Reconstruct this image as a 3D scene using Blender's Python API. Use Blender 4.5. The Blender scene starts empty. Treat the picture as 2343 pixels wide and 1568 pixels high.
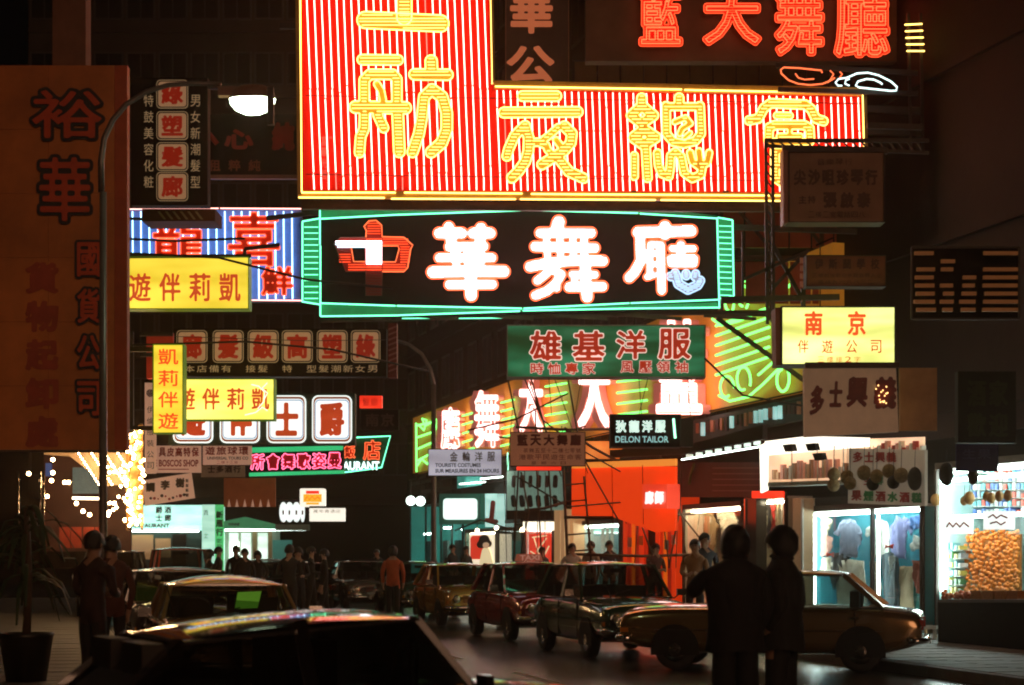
import bpy, bmesh, math, random
import numpy as np
from mathutils import Vector, Matrix

random.seed(7)
SC = bpy.context.scene
COL = SC.collection
# ------------------------------------------------------------------ camera, sky, exposure
F = 4200.0; CX = 1171.5; HZ = 1268.0; EYE = 1.55       # focal length in picture units, horizon, eye height
cd = bpy.data.cameras.new('camera'); cam = bpy.data.objects.new('camera', cd); COL.objects.link(cam)
cam.location = (0, 0, EYE); cam.rotation_euler = (math.radians(90), 0, 0)
cd.sensor_width = 36; cd.lens = 36*F/2343.0; cd.shift_y = (HZ-784.0)/2343.0
cd.clip_start = 0.1; cd.clip_end = 2000
cd.dof.use_dof = True; cd.dof.focus_distance = 33; cd.dof.aperture_fstop = 2.6
SC.camera = cam
W = bpy.data.worlds.new('World'); SC.world = W; W.use_nodes = True
nt = W.node_tree; nt.nodes.clear()
sky = nt.nodes.new('ShaderNodeTexSky'); sky.sky_type = 'NISHITA'; sky.sun_disc = False
sky.sun_elevation = math.radians(12); sky.sun_rotation = math.radians(200)
bgn = nt.nodes.new('ShaderNodeBackground'); bgn.inputs[1].default_value = 0.00012
wo = nt.nodes.new('ShaderNodeOutputWorld')
nt.links.new(sky.outputs[0], bgn.inputs[0]); nt.links.new(bgn.outputs[0], wo.inputs[0])
# dim orange light from the neon street behind the camera stands in the one sun lamp
sl = bpy.data.lights.new('sun', 'SUN'); sl.energy = .30; sl.angle = math.radians(25); sl.color = (1, .52, .30)
so = bpy.data.objects.new('sun', sl); COL.objects.link(so)
so.rotation_euler = Vector((-.30, .90, -.26)).to_track_quat('-Z', 'Y').to_euler()
SC.view_settings.view_transform = 'Standard'; SC.view_settings.look = 'None'
SC.view_settings.exposure = 0.0; SC.view_settings.gamma = 1.0; SC.view_settings.use_curve_mapping = False
SC.cycles.use_denoising = True
SC.cycles.volume_bounces = 0; SC.cycles.max_bounces = 6; SC.cycles.diffuse_bounces = 2; SC.cycles.glossy_bounces = 3
SC.cycles.transparent_max_bounces = 10; SC.cycles.transmission_bounces = 3
SC.cycles.sample_clamp_indirect = 4.0
SC.cycles.caustics_reflective = False; SC.cycles.caustics_refractive = False
SC.cycles.pixel_filter_type = 'BLACKMAN_HARRIS'; SC.cycles.filter_width = 2.0

# ------------------------------------------------------------------ materials
MATS = {}
def pm(name, col, rough=.6, metal=0, var=.25, scale=3.0, bump=.0, coat=0, emit=None, es=0, spec=.5, lift=None):
    """procedural principled material: base colour broken up by two noises, optional relief"""
    if name in MATS: return MATS[name]
    m = bpy.data.materials.new(name); m.use_nodes = True; t = m.node_tree; b = t.nodes['Principled BSDF']
    tc = t.nodes.new('ShaderNodeTexCoord')
    n = t.nodes.new('ShaderNodeTexNoise'); n.inputs['Scale'].default_value = scale; n.inputs['Detail'].default_value = 6; n.inputs['Roughness'].default_value = .65
    t.links.new(tc.outputs['Object'], n.inputs['Vector'])
    r = t.nodes.new('ShaderNodeValToRGB'); r.color_ramp.elements[0].position = .3; r.color_ramp.elements[1].position = .72
    lo = [c*(1-var) for c in col]; hi = [min(1, c*(1+var*.6)) for c in col]
    r.color_ramp.elements[0].color = (*lo, 1); r.color_ramp.elements[1].color = (*hi, 1)
    t.links.new(n.outputs['Fac'], r.inputs['Fac']); t.links.new(r.outputs['Color'], b.inputs['Base Color'])
    b.inputs['Roughness'].default_value = rough; b.inputs['Metallic'].default_value = metal
    b.inputs['Specular IOR Level'].default_value = spec
    if coat: b.inputs['Coat Weight'].default_value = coat; b.inputs['Coat Roughness'].default_value = .05; b.inputs['Coat IOR'].default_value = 1.95
    if bump:
        n2 = t.nodes.new('ShaderNodeTexNoise'); n2.inputs['Scale'].default_value = scale*12; n2.inputs['Detail'].default_value = 4
        t.links.new(tc.outputs['Object'], n2.inputs['Vector'])
        bp = t.nodes.new('ShaderNodeBump'); bp.inputs['Strength'].default_value = bump; bp.inputs['Distance'].default_value = .02
        t.links.new(n2.outputs['Fac'], bp.inputs['Height']); t.links.new(bp.outputs[0], b.inputs['Normal'])
    if emit:
        b.inputs['Emission Color'].default_value = (*emit, 1); b.inputs['Emission Strength'].default_value = es
    MATS[name] = m; return m

def neon(name, col, s=1.0):
    """glass discharge tube: gives off its own light"""
    if name in MATS: return MATS[name]
    m = bpy.data.materials.new(name); m.use_nodes = True; t = m.node_tree; t.nodes.clear()
    e = t.nodes.new('ShaderNodeEmission'); e.inputs[0].default_value = (*col, 1); e.inputs[1].default_value = s
    o = t.nodes.new('ShaderNodeOutputMaterial'); t.links.new(e.outputs[0], o.inputs[0])
    MATS[name] = m; return m

def litpanel(name, col, s=1.0, band=0.0, bscale=6.0):
    """backlit acrylic: streaky noise in the emission stands in for tubes behind the sheet"""
    if name in MATS: return MATS[name]
    m = bpy.data.materials.new(name); m.use_nodes = True; t = m.node_tree; b = t.nodes['Principled BSDF']
    tc = t.nodes.new('ShaderNodeTexCoord')
    mp = t.nodes.new('ShaderNodeMapping'); mp.inputs['Scale'].default_value = (.55, 1, 2.6); t.links.new(tc.outputs['Object'], mp.inputs['Vector'])
    n = t.nodes.new('ShaderNodeTexNoise'); n.inputs['Scale'].default_value = 1.1; n.inputs['Detail'].default_value = 2
    t.links.new(mp.outputs[0], n.inputs['Vector'])
    cr = t.nodes.new('ShaderNodeValToRGB'); cr.color_ramp.elements[0].position = .40; cr.color_ramp.elements[1].position = .70
    cr.color_ramp.elements[0].color = (*col, 1); g = 1-.6*band; cr.color_ramp.elements[1].color = (*[c**g for c in col], 1)
    t.links.new(n.outputs['Fac'], cr.inputs[0]); t.links.new(cr.outputs[0], b.inputs['Emission Color'])
    mr = t.nodes.new('ShaderNodeMapRange'); mr.inputs[1].default_value = .3; mr.inputs[2].default_value = .7
    mr.inputs[3].default_value = s*(1-band); mr.inputs[4].default_value = s*(1+band)
    t.links.new(n.outputs['Fac'], mr.inputs[0])
    b.inputs['Base Color'].default_value = (*[c*.8 for c in col], 1); b.inputs['Roughness'].default_value = .35
    t.links.new(mr.outputs[0], b.inputs['Emission Strength'])
    MATS[name] = m; return m

def glass(name, tint=(.6, .65, .65), refl=1.0):
    if name in MATS: return MATS[name]
    m = bpy.data.materials.new(name); m.use_nodes = True; t = m.node_tree; t.nodes.clear()
    tr = t.nodes.new('ShaderNodeBsdfTransparent'); tr.inputs[0].default_value = (*tint, 1)
    g = t.nodes.new('ShaderNodeBsdfGlossy'); g.inputs[0].default_value = (refl, refl, refl, 1); g.inputs['Roughness'].default_value = .03
    lw = t.nodes.new('ShaderNodeLayerWeight'); pw = t.nodes.new('ShaderNodeMath'); pw.operation = 'POWER'; pw.inputs[1].default_value = 5
    t.links.new(lw.outputs['Facing'], pw.inputs[0]); fr = t.nodes.new('ShaderNodeMath'); fr.operation = 'MULTIPLY_ADD'; fr.inputs[1].default_value = .85; fr.inputs[2].default_value = .05
    t.links.new(pw.outputs[0], fr.inputs[0])
    mx = t.nodes.new('ShaderNodeMixShader'); o = t.nodes.new('ShaderNodeOutputMaterial')
    t.links.new(fr.outputs[0], mx.inputs[0]); t.links.new(tr.outputs[0], mx.inputs[1]); t.links.new(g.outputs[0], mx.inputs[2]); t.links.new(mx.outputs[0], o.inputs[0])
    MATS[name] = m; return m

# ------------------------------------------------------------------ object helpers
def tag(o, label=None, cat=None, group=None, kind=None):
    if label: o['label'] = label
    if cat: o['category'] = cat
    if group: o['group'] = group
    if kind: o['kind'] = kind
    return o
def link(name, data, parent=None, loc=None, rz=0):
    o = bpy.data.objects.new(name, data); COL.objects.link(o)
    if parent: o.parent = parent
    if loc is not None: o.location = loc
    if rz: o.rotation_euler = (0, 0, rz)
    return o
def thing(name, label, cat, loc=(0, 0, 0), rz=0, group=None):
    return tag(link(name, None, None, loc, rz), label, cat, group)
def mesh(name, vs, fs, mat, parent=None, loc=None, rz=0, smooth=False):
    me = bpy.data.meshes.new(name); me.from_pydata([tuple(v) for v in vs], [], fs)
    for m in (mat if isinstance(mat, (list, tuple)) else [mat]): me.materials.append(m)
    if smooth: me.polygons.foreach_set('use_smooth', [True]*len(me.polygons))
    me.update()
    return link(name, me, parent, loc, rz)
class MB:
    """collects boxes, bars, tubes and plates for ONE mesh"""
    def __init__(s): s.v = []; s.f = []
    def add(s, vs, fs):
        n = len(s.v); s.v += [tuple(v) for v in vs]; s.f += [tuple(i+n for i in f) for f in fs]; return s
    def box(s, x0, x1, y0, y1, z0, z1):
        return s.add([(x0,y0,z0),(x1,y0,z0),(x1,y1,z0),(x0,y1,z0),(x0,y0,z1),(x1,y0,z1),(x1,y1,z1),(x0,y1,z1)],
                     [(0,3,2,1),(4,5,6,7),(0,1,5,4),(1,2,6,5),(2,3,7,6),(3,0,4,7)])
    def tube(s, pts, r, n=6, closed=False, caps=True):
        P = [Vector(p) for p in pts]; N = len(P)
        if N < 2: return s
        vs = []; up0 = None
        for i in range(N):
            a = P[(i-1) % N] if (closed or i > 0) else P[i]; b = P[(i+1) % N] if (closed or i < N-1) else P[i]
            d = (b-a)
            if d.length < 1e-9: d = Vector((0, 0, 1))
            d.normalize()
            if up0 is None: up0 = Vector((0, 1, 0)) if abs(d.y) < .9 else Vector((1, 0, 0))
            side = d.cross(up0)
            if side.length < 1e-6: side = d.cross(Vector((1, .3, .2)))
            side.normalize(); up = side.cross(d).normalized(); up0 = up
            rr = r[i] if isinstance(r, (list, tuple)) else r
            for k in range(n):
                t = 2*math.pi*k/n; vs.append(P[i]+side*math.cos(t)*rr+up*math.sin(t)*rr)
        fs = []
        for i in range(N if closed else N-1):
            j = (i+1) % N
            for k in range(n): fs.append((i*n+k, i*n+(k+1) % n, j*n+(k+1) % n, j*n+k))
        if not closed and caps: fs += [tuple(range(n))[::-1], tuple((N-1)*n+k for k in range(n))]
        return s.add(vs, fs)
    def bar(s, a, b, w, h=None):
        """rectangular bar between two points"""
        h = h or w; a = Vector(a); b = Vector(b); d = (b-a).normalized()
        u = Vector((0, 0, 1)) if abs(d.z) < .95 else Vector((0, 1, 0))
        x = d.cross(u).normalized()*w/2; y = x.cross(d).normalized()*h/2
        vs = [a-x-y, a+x-y, a+x+y, a-x+y, b-x-y, b+x-y, b+x+y, b-x+y]
        return s.add(vs, [(0,3,2,1),(4,5,6,7),(0,1,5,4),(1,2,6,5),(2,3,7,6),(3,0,4,7)])
    def prism(s, poly, y0, y1):
        """polygon in x,z extruded along y"""
        n = len(poly)
        return s.add([(x, y0, z) for x, z in poly]+[(x, y1, z) for x, z in poly],
                     [tuple(range(n)), tuple(range(2*n-1, n-1, -1))]+[(i, i+n, (i+1) % n+n, (i+1) % n) for i in range(n)])
    def lathe(s, prof, c=(0, 0, 0), axis='z', n=16):
        vs = []; fs = []
        for r, h in prof:
            for k in range(n):
                t = 2*math.pi*k/n; a, b = r*math.cos(t), r*math.sin(t)
                p = (a, b, h) if axis == 'z' else ((a, h, b) if axis == 'y' else (h, a, b))
                vs.append((p[0]+c[0], p[1]+c[1], p[2]+c[2]))
        for i in range(len(prof)-1):
            for k in range(n): fs.append((i*n+k, i*n+(k+1) % n, (i+1)*n+(k+1) % n, (i+1)*n+k))
        return s.add(vs, fs)
    def ball(s, c, r, n=8, m=6, sz=1.0):
        prof = [(max(1e-4, r*math.sin(math.pi*i/m)), -r*sz*math.cos(math.pi*i/m)) for i in range(m+1)]
        return s.lathe(prof, c, 'z', n)
    def build(s, name, mat, parent=None, loc=None, rz=0, smooth=False):
        return mesh(name, s.v, s.f, mat, parent, loc, rz, smooth)
def copy_tree(o, parent=None):
    c = o.copy(); COL.objects.link(c)
    if parent is not None: c.parent = parent
    for ch in list(o.children): copy_tree(ch, c)
    return c
def at(px, py, Y): return Vector(((px-CX)/F*Y, Y, EYE+(HZ-py)/F*Y))

class Plane:
    """an upright plane in the street; yaw turns it about the vertical"""
    def __init__(s, px, py, Y, yaw=0.0):
        s.o = at(px, py, Y); s.yaw = yaw
        s.u = Vector((math.cos(yaw), math.sin(yaw), 0)); s.n = Vector((-math.sin(yaw), math.cos(yaw), 0))
    def loc(s, px, py, off=0):
        d = Vector(((px-CX)/F, 1, (HZ-py)/F)); c = Vector((0, 0, EYE))
        t = ((s.o-c).dot(s.n)-off)/d.dot(s.n); p = c+d*t-s.o
        return p.dot(s.u), p.z
    def k(s): return s.o.y/F
FY = math.atan2(-.9685, .249)          # the right-hand shop row runs this way
def facade(px, py):                    # plane of the right-hand shop row, X = 16 - .257 Y
    Y = 16.0/((px-CX)/F+.257); return Plane(px, py, Y, FY)

# ------------------------------------------------------------------ lettering
FC = bpy.data.curves.new('lettering_source', 'FONT'); FO = bpy.data.objects.new('lettering_source', FC)
COL.objects.link(FO); FC.resolution_u = 3
GC = {}
def glyph(ch, bold=.03):
    k = (ch, bold)
    if k not in GC:
        FC.body = ch; FC.offset = bold; bpy.context.view_layer.update()
        m = bpy.data.meshes.new_from_object(FO)
        v = np.array([p.co[:2] for p in m.vertices]) if len(m.vertices) else np.zeros((0, 2))
        f = [tuple(p.vertices) for p in m.polygons]; bpy.data.meshes.remove(m)
        if len(v):
            lo = v.min(0); hi = v.max(0); v = (v-lo)/np.maximum(hi-lo, 1e-3); asp = (hi-lo)
        else: asp = np.array([.3, .5])
        GC[k] = (v, f, asp, lo if len(v) else (0, 0))
    return GC[k]
def outlines(ch):
    """font outline as closed polylines, unit box"""
    FC.body = ch; FC.offset = 0; bpy.context.view_layer.update()
    c2 = FO.to_curve(bpy.context.evaluated_depsgraph_get()); L = []
    for sp in c2.splines:
        bp = sp.bezier_points; P = []; n = len(bp)
        for i in range(n):
            a, b = bp[i], bp[(i+1) % n]
            for t in (0, .34, .67):
                q = a.co*(1-t)**3+a.handle_right*3*t*(1-t)**2+b.handle_left*3*t*t*(1-t)+b.co*t**3
                P.append((q.x, q.y))
        L.append(np.array(P))
    FO.to_curve_clear()
    A = np.vstack(L); lo = A.min(0); hi = A.max(0)
    return [(l-lo)/(hi-lo) for l in L]

def charfaces(mb, pl, ch, x0, y0, x1, y1, proud, bold=.03, slant=0):
    v, f, asp, lo = glyph(ch, bold)
    vs = []
    for a, b in v:
        px = x0+(x1-x0)*a+slant*b*(y1-y0); py = y1-(y1-y0)*b; u, w = pl.loc(px, py, proud); vs.append((u, -proud, w))
    mb.add(vs, f)

# ------------------------------------------------------------------ signed-distance neon lettering
def sdf_grid(caps, polys, step, pad):
    pts = [p for c in caps for p in c[0]]+[tuple(p) for q in polys for p in q]
    A = np.array(pts, float); mr = max([c[1] for c in caps], default=0)+pad
    x0, y0 = A.min(0)-mr; x1, y1 = A.max(0)+mr
    xs = np.arange(x0, x1+step, step); ys = np.arange(y0, y1+step, step); X, Y = np.meshgrid(xs, ys)
    D = np.full(X.shape, 1e9)
    def seg(a, b):
        ax, ay = a; bx, by = b; dx, dy = bx-ax, by-ay; q = dx*dx+dy*dy
        t = np.clip(((X-ax)*dx+(Y-ay)*dy)/q, 0, 1) if q > 1e-12 else 0
        return np.hypot(X-ax-t*dx, Y-ay-t*dy)
    for P, r in caps:
        if len(P) == 1: D = np.minimum(D, seg(P[0], P[0])-r)
        for a, b in zip(P[:-1], P[1:]): D = np.minimum(D, seg(a, b)-r)
    if polys:
        d = np.full(X.shape, 1e9); ins = np.zeros(X.shape, int)
        for q in polys:
            n = len(q)
            for i in range(n):
                a, b = q[i], q[(i+1) % n]; d = np.minimum(d, seg(a, b))
                up = (a[1] <= Y) & (b[1] > Y); dn = (b[1] <= Y) & (a[1] > Y)
                cr = (b[0]-a[0])*(Y-a[1])-(X-a[0])*(b[1]-a[1])
                ins += (up & (cr > 0)).astype(int)-(dn & (cr < 0)).astype(int)
        D = np.minimum(D, np.where(ins != 0, -d, d))
    return xs, ys, D
def contours(xs, ys, D, lev):
    """marching squares, returns closed loops"""
    V = D-lev; V = np.where(V == 0, 1e-9, V); ny, nx = V.shape; S = V < 0
    mixed = (S[:-1, :-1] != S[1:, :-1]) | (S[:-1, :-1] != S[:-1, 1:]) | (S[:-1, :-1] != S[1:, 1:])
    seg = {}
    def ept(k):
        kind, j, i = k
        if kind == 0:
            a, b = V[j, i], V[j, i+1]; t = a/(a-b); return (xs[i]+(xs[i+1]-xs[i])*t, ys[j])
        a, b = V[j, i], V[j+1, i]; t = a/(a-b); return (xs[i], ys[j]+(ys[j+1]-ys[j])*t)
    for j, i in zip(*np.nonzero(mixed)):
        e = []
        if S[j, i] != S[j, i+1]: e.append((0, j, i))
        if S[j, i+1] != S[j+1, i+1]: e.append((1, j, i+1))
        if S[j+1, i] != S[j+1, i+1]: e.append((0, j+1, i))
        if S[j, i] != S[j+1, i]: e.append((1, j, i))
        if len(e) == 2: prs = [(e[0], e[1])]
        else: prs = [(e[0], e[1]), (e[2], e[3])] if not S[j, i] else [(e[0], e[3]), (e[1], e[2])]
        for a, b in prs: seg.setdefault(a, []).append(b); seg.setdefault(b, []).append(a)
    seen = set(); L = []
    for k in list(seg):
        if k in seen: continue
        loop = [k]; seen.add(k); cur = k
        while True:
            nx_ = [q for q in seg[cur] if q not in seen]
            if not nx_: break
            cur = nx_[0]; seen.add(cur); loop.append(cur)
        P = np.array([ept(q) for q in loop])
        if len(P) >= 8:
            for _ in range(2): P = (np.roll(P, 1, 0)+2*P+np.roll(P, -1, 0))/4
            L.append(P[::2])
    return L
def fill_loops(loops, pl, y_front, thick, name, mat, parent):
    """plate cut to the outline of the loops (picture coordinates)"""
    c = bpy.data.curves.new(name, 'CURVE'); c.dimensions = '2D'; c.fill_mode = 'BOTH'; c.extrude = thick/2
    for P in loops:
        sp = c.splines.new('POLY'); sp.points.add(len(P)-1); sp.use_cyclic_u = True
        for i, (x, y) in enumerate(P): u, w = pl.loc(x, y, y_front); sp.points[i].co = (u, w, 0, 1)
    o = bpy.data.objects.new(name, c); m = bpy.data.meshes.new_from_object(o); bpy.data.objects.remove(o); bpy.data.curves.remove(c)
    for v in m.vertices: x, y, z = v.co; v.co = (x, -(y_front)+(-z if False else z), y)
    m.materials.clear(); m.materials.append(mat); m.update()
    return link(name, m, parent)
def bars_in(xs, ys, D, pitch, lev, jit=0):
    """horizontal tube runs inside the outline"""
    out = []; y = ys[0]+pitch*.5
    while y < ys[-1]:
        j = min(len(ys)-1, int(round((y-ys[0])/(ys[1]-ys[0])))); row = D[j] < lev; i = 0
        while i < len(xs):
            if row[i]:
                k = i
                while k+1 < len(xs) and row[k+1]: k += 1
                if xs[k]-xs[i] > pitch*.9: out.append((xs[i], xs[k], ys[j]))
                i = k+1
            else: i += 1
        y += pitch
    return out

LC = {}
def bold_loops(ch, bold, asp):
    """outline of a character fattened by a distance field, unit box"""
    k = (ch, round(bold, 3), round(asp, 1))
    if k not in LC:
        polys = [[(p[0]*asp, p[1]) for p in l] for l in outlines(ch)]
        xs, ys, D = sdf_grid([], polys, .021, .08); L = contours(xs, ys, D, bold*.9)
        A = np.vstack(L); lo = A.min(0); hi = A.max(0); LC[k] = [(l-lo)/(hi-lo) for l in L]
    return LC[k]
# ------------------------------------------------------------------ sign builder
class Sign:
    def __init__(s, name, label, cat, x0, y0, x1, y1, Y, yaw=0, depth=.25, board=None, frame=None, fw=3, group=None, pl=None, boardname='panel'):
        s.pl = pl or Plane((x0+x1)/2, (y0+y1)/2, Y, yaw); s.k = s.pl.k()
        s.root = thing(name, label, cat, s.pl.o, s.pl.yaw, group); s.depth = depth; s.box = (x0, y0, x1, y1)
        if board: s.plate(boardname, x0, y0, x1, y1, board, 0, depth)
        if frame: s.frame(x0, y0, x1, y1, fw, frame)
    def P(s, x, y, d=0): u, w = s.pl.loc(x, y, d); return (u, -d, w)
    def quad(s, name, pts, mat, d=0, th=.02, parent=None):
        q = [s.pl.loc(p[0], p[1], d) for p in pts]; mb = MB(); mb.prism([(a, b) for a, b in q], -d, -d+th); return mb.build(name, mat, parent or s.root)
    def plate(s, name, x0, y0, x1, y1, mat, d=0, th=.02, parent=None):
        return s.quad(name, [(x0, y1), (x1, y1), (x1, y0), (x0, y0)], mat, d, th, parent)
    def rounded(s, name, x0, y0, x1, y1, r, mat, d=0, th=.02, parent=None):
        pts = []
        for cx, cy, a0 in ((x1-r, y0+r, 270), (x1-r, y1-r, 0), (x0+r, y1-r, 90), (x0+r, y0+r, 180)):
            for k in range(5): t = math.radians(a0+k*22.5); pts.append((cx+r*math.cos(t), cy+r*math.sin(t)))
        return s.quad(name, pts[::-1], mat, d, th, parent)
    def frame(s, x0, y0, x1, y1, w, mat, d=.03, name='frame'):
        mb = MB(); th = s.depth+.02
        for a in ((x0-w, y0-w, x1+w, y0), (x0-w, y1, x1+w, y1+w), (x0-w, y0, x0, y1), (x1, y0, x1+w, y1)):
            q = [s.pl.loc(a[0], a[3]), s.pl.loc(a[2], a[3]), s.pl.loc(a[2], a[1]), s.pl.loc(a[0], a[1])]
            mb.prism(q, -d, -d+th)
        return mb.build(name, mat, s.root)
    def chars(s, txt, x0, y0, x1, y1, mat, d=.012, bold=.03, vertical=False, fill=.86, name='character', outline=None, joined=False, slant=0, ow=.03):
        n = len(txt); mb = MB(); mo = MB()
        for i, ch in enumerate(txt):
            if ch == ' ': continue
            if vertical:
                h = (y1-y0)/n; cy = y0+h*(i+.5); a = (x0, cy-h*fill/2, x1, cy+h*fill/2)
            else:
                w = (x1-x0)/n; cx = x0+w*(i+.5); a = (cx-w*fill/2, y0, cx+w*fill/2, y1)
            if not joined:
                asp = (a[2]-a[0])/max(1, a[3]-a[1])
                def lp(B, g): return [np.array([(a[0]-g+(a[2]-a[0]+2*g)*x+slant*y*(a[3]-a[1]), a[3]+g-(a[3]-a[1]+2*g)*y) for x, y in l]) for l in bold_loops(ch, B, asp)]
                o = fill_loops(lp(bold, 0), s.pl, d-.004, .006, name, mat, s.root)
                if outline: g = ow*(a[3]-a[1])*.9; fill_loops(lp(bold+ow, g), s.pl, d-.014, .006, 'outline', outline, o)
            else:
                charfaces(mb, s.pl, ch, *a, d, 0.0, slant)
        if joined: mb.build('lettering' if name == 'character' else name, mat, s.root)
    def latin(s, txt, x0, y0, x1, y1, mat, d=.012, bold=.02, name='lettering'):
        """proportional line of latin text in one piece"""
        FC.body = txt; FC.offset = bold; bpy.context.view_layer.update(); m = bpy.data.meshes.new_from_object(FO)
        v = np.array([p.co[:2] for p in m.vertices]); f = [tuple(p.vertices) for p in m.polygons]; bpy.data.meshes.remove(m)
        lo = v.min(0); hi = v.max(0); v = (v-lo)/(hi-lo)
        mb = MB(); mb.add([s.P(x0+(x1-x0)*a, y1-(y1-y0)*b, d) for a, b in v], f); return mb.build(name, mat, s.root)
    def tube(s, pts, r, mat, d=.08, name='neon_tube', closed=False, parent=None, n=6):
        mb = MB()
        for P in (pts if isinstance(pts[0][0], (list, tuple, np.ndarray)) else [pts]):
            mb.tube([s.P(x, y, d) for x, y in P], r*s.k, n, closed)
        return mb.build(name, mat, parent or s.root, smooth=True)
    def sdfchar(s, caps, polys, mat_out, mat_bar, mat_plate, d=.1, step=1.2, r=1.3, rb=.9, pitch=7, inset=3.2, name='neon_character', infl=0, barpred=None, outpred=None):
        xs, ys, D = sdf_grid(caps, polys, step, 4+infl); D = D-infl
        L = contours(xs, ys, D, 0)
        if mat_plate: par = fill_loops(L, s.pl, d-.03, .02, name, mat_plate, s.root)
        else: par = s.root
        if mat_out:
            mb = MB()
            for P in L: mb.tube([s.P(x, y, d+.02) for x, y in P], r*s.k, 5, True)
            mb.build('outline_tube' if mat_plate else name, mat_out, par, smooth=True)
        if mat_bar:
            mb = MB()
            for a, b, y in bars_in(xs, ys, D, pitch, -inset):
                mb.tube([s.P(a, y, d+.02), s.P(b, y, d+.02)], rb*s.k, 5)
            mb.build('filler_tube', mat_bar, par, smooth=True)
        return par
    def fontpolys(s, ch, x0, y0, x1, y1):
        return [[(x0+(x1-x0)*a, y1-(y1-y0)*b) for a, b in l] for l in outlines(ch)]
    def bracket(s, pts, w=.06, mat=None, d=-.1, name='bracket'):
        mb = MB()
        for a, b in zip(pts[:-1], pts[1:]): mb.bar(s.P(*a, d), s.P(*b, d), w)
        return mb.build(name, mat or STEEL, s.root)

STEEL = pm('dark_steel', (.06, .05, .045), .6, .5)
RUST = pm('rusty_steel', (.12, .06, .035), .75, .3, .5)
NIGHTWALL = pm('sooty_concrete', (.04, .027, .02), .9, 0, .45, .6, .3)
WALL2 = pm('brown_render', (.022, .011, .008), .9, 0, .4, .8, .3)
BLACKP = pm('black_board', (.012, .010, .009), .7, spec=.08)
REDP = pm('red_paint', (.45, .03, .015), .5)
REDDK = pm('faded_red_paint', (.20, .022, .015), .6, 0, .4)
WHITEP = pm('white_paint', (.75, .72, .66), .6)
CREAM = pm('cream_board', (.62, .50, .36), .6, 0, .2)
N_RED = neon('neon_red_white', (1, .40, .32), 8.5)
N_REDS = neon('neon_red', (1, .07, .02), 2.0)
N_REDB = neon('neon_red_bright', (1, .12, .04), 3.0)
N_YEL = neon('neon_yellow', (1, .66, .13), 5.0)
N_YELF = neon('neon_yellow_filler', (1, .70, .15), 3.0)
N_GRN = neon('neon_green', (.16, 1, .50), 3.2)
N_GRN2 = neon('neon_lime', (.16, 1, .16), 3.2)
N_WHT = neon('neon_white', (1, .90, .97), 7.0)
N_BLUE = neon('neon_ice_blue', (.45, .80, 1), 4.5)
N_PINK = neon('neon_pink', (1, .42, .36), 4.0)
N_CORAL = neon('neon_coral', (1, .16, .05), 2.0)
N_CYANW = neon('neon_cyan_white', (.75, 1, .95), 2.4)
T_WHITE = neon('fluorescent_tube', (.80, 1, .88), 9); SHOPT = neon('shop_tube', (.84, 1, .92), 34); SHOPW = neon('shop_warm_tube', (1, .82, .55), 46)
T_WARM = neon('warm_tube', (1, .78, .50), 7)
BULB = neon('filament_bulb', (1, .62, .28), 60)

# ------------------------------------------------------------------ ground
def sheet(name, pts, z, mat, kind='structure'):
    o = mesh(name, [(x, y, z) for x, y in pts], [tuple(range(len(pts)))], mat); tag(o, kind=kind); return o
ASPH = pm('asphalt', (.045, .042, .04), .27, 0, .45, .9, .35)
PAVE = pm('pavement_slab', (.20, .18, .16), .6, 0, .3, 1.5, .4)
KERB = pm('kerb_stone', (.30, .28, .26), .7, 0, .2, 3, .2)
sheet('road', [(-600, -60), (600, -60), (600, 900), (-600, 900)], 0, ASPH)
def kerbline(name, c, sgn, y0, y1):
    mb = MB(); n = 40
    for i in range(n):
        a = y0+(y1-y0)*i/n; b = y0+(y1-y0)*(i+1)/n-.02
        xa, xb = c-.257*a, c-.257*b
        vs = [(xa, a, -.05), (xb, b, -.05), (xb+sgn*.16, b, -.05), (xa+sgn*.16, a, -.05)]
        mb.add(vs+[(x, y, .13) for x, y, z in vs], [(4,5,6,7),(0,1,5,4),(2,3,7,6),(0,4,7,3),(1,2,6,5)])
    o = mb.build(name, KERB); tag(o, kind='structure')
kerbline('kerb_right', 11.2, 1, 8, 84); kerbline('kerb_left', 1.3, -1, 8, 60)
def pavement(name, c0, c1, y0, y1):
    g = sheet(name, [(c0-.257*y0, y0), (c1-.257*y0, y0), (c1-.257*y1, y1), (c0-.257*y1, y1)], .118, PAVE)
    v = [(.6*i, .6*j) for i in range(1) for j in range(1)]
    me = None; k = 0
    y = max(y0, 14)
    while y < min(y1, 36):                       # slabs near enough to be told apart
        for i in range(int((c1-c0)/.75)):
            if me is None:
                mb = MB(); mb.box(-.36, .36, -.36, .36, 0, .012); me0 = mb.build('paving_slab', PAVE, g); me = me0.data; s = me0
            else: s = link('paving_slab', me, g)
            cx = c0+.4+i*.75; s.location = (cx-.257*y, y, .118+random.uniform(0, .003)); s.rotation_euler = (0, 0, math.atan(.257)); k += 1
            if k > 280: return
        y += .775
pavement('pavement_right', 11.36, 16, 8, 84); pavement('pavement_left', -2.3, 1.14, 8, 60)
mb = MB()
for i in range(14): y = 12+i*5.0; x = 6.2-.257*y; mb.add([(x-.05, y, .004), (x+.05, y, .004), (x+.05-.5, y+2, .004), (x-.05-.5, y+2, .004)], [(0, 1, 2, 3)])
tag(mb.build('road_marking', pm('worn_road_paint', (.4, .38, .3), .7, 0, .5, 8)), kind='structure')

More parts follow.
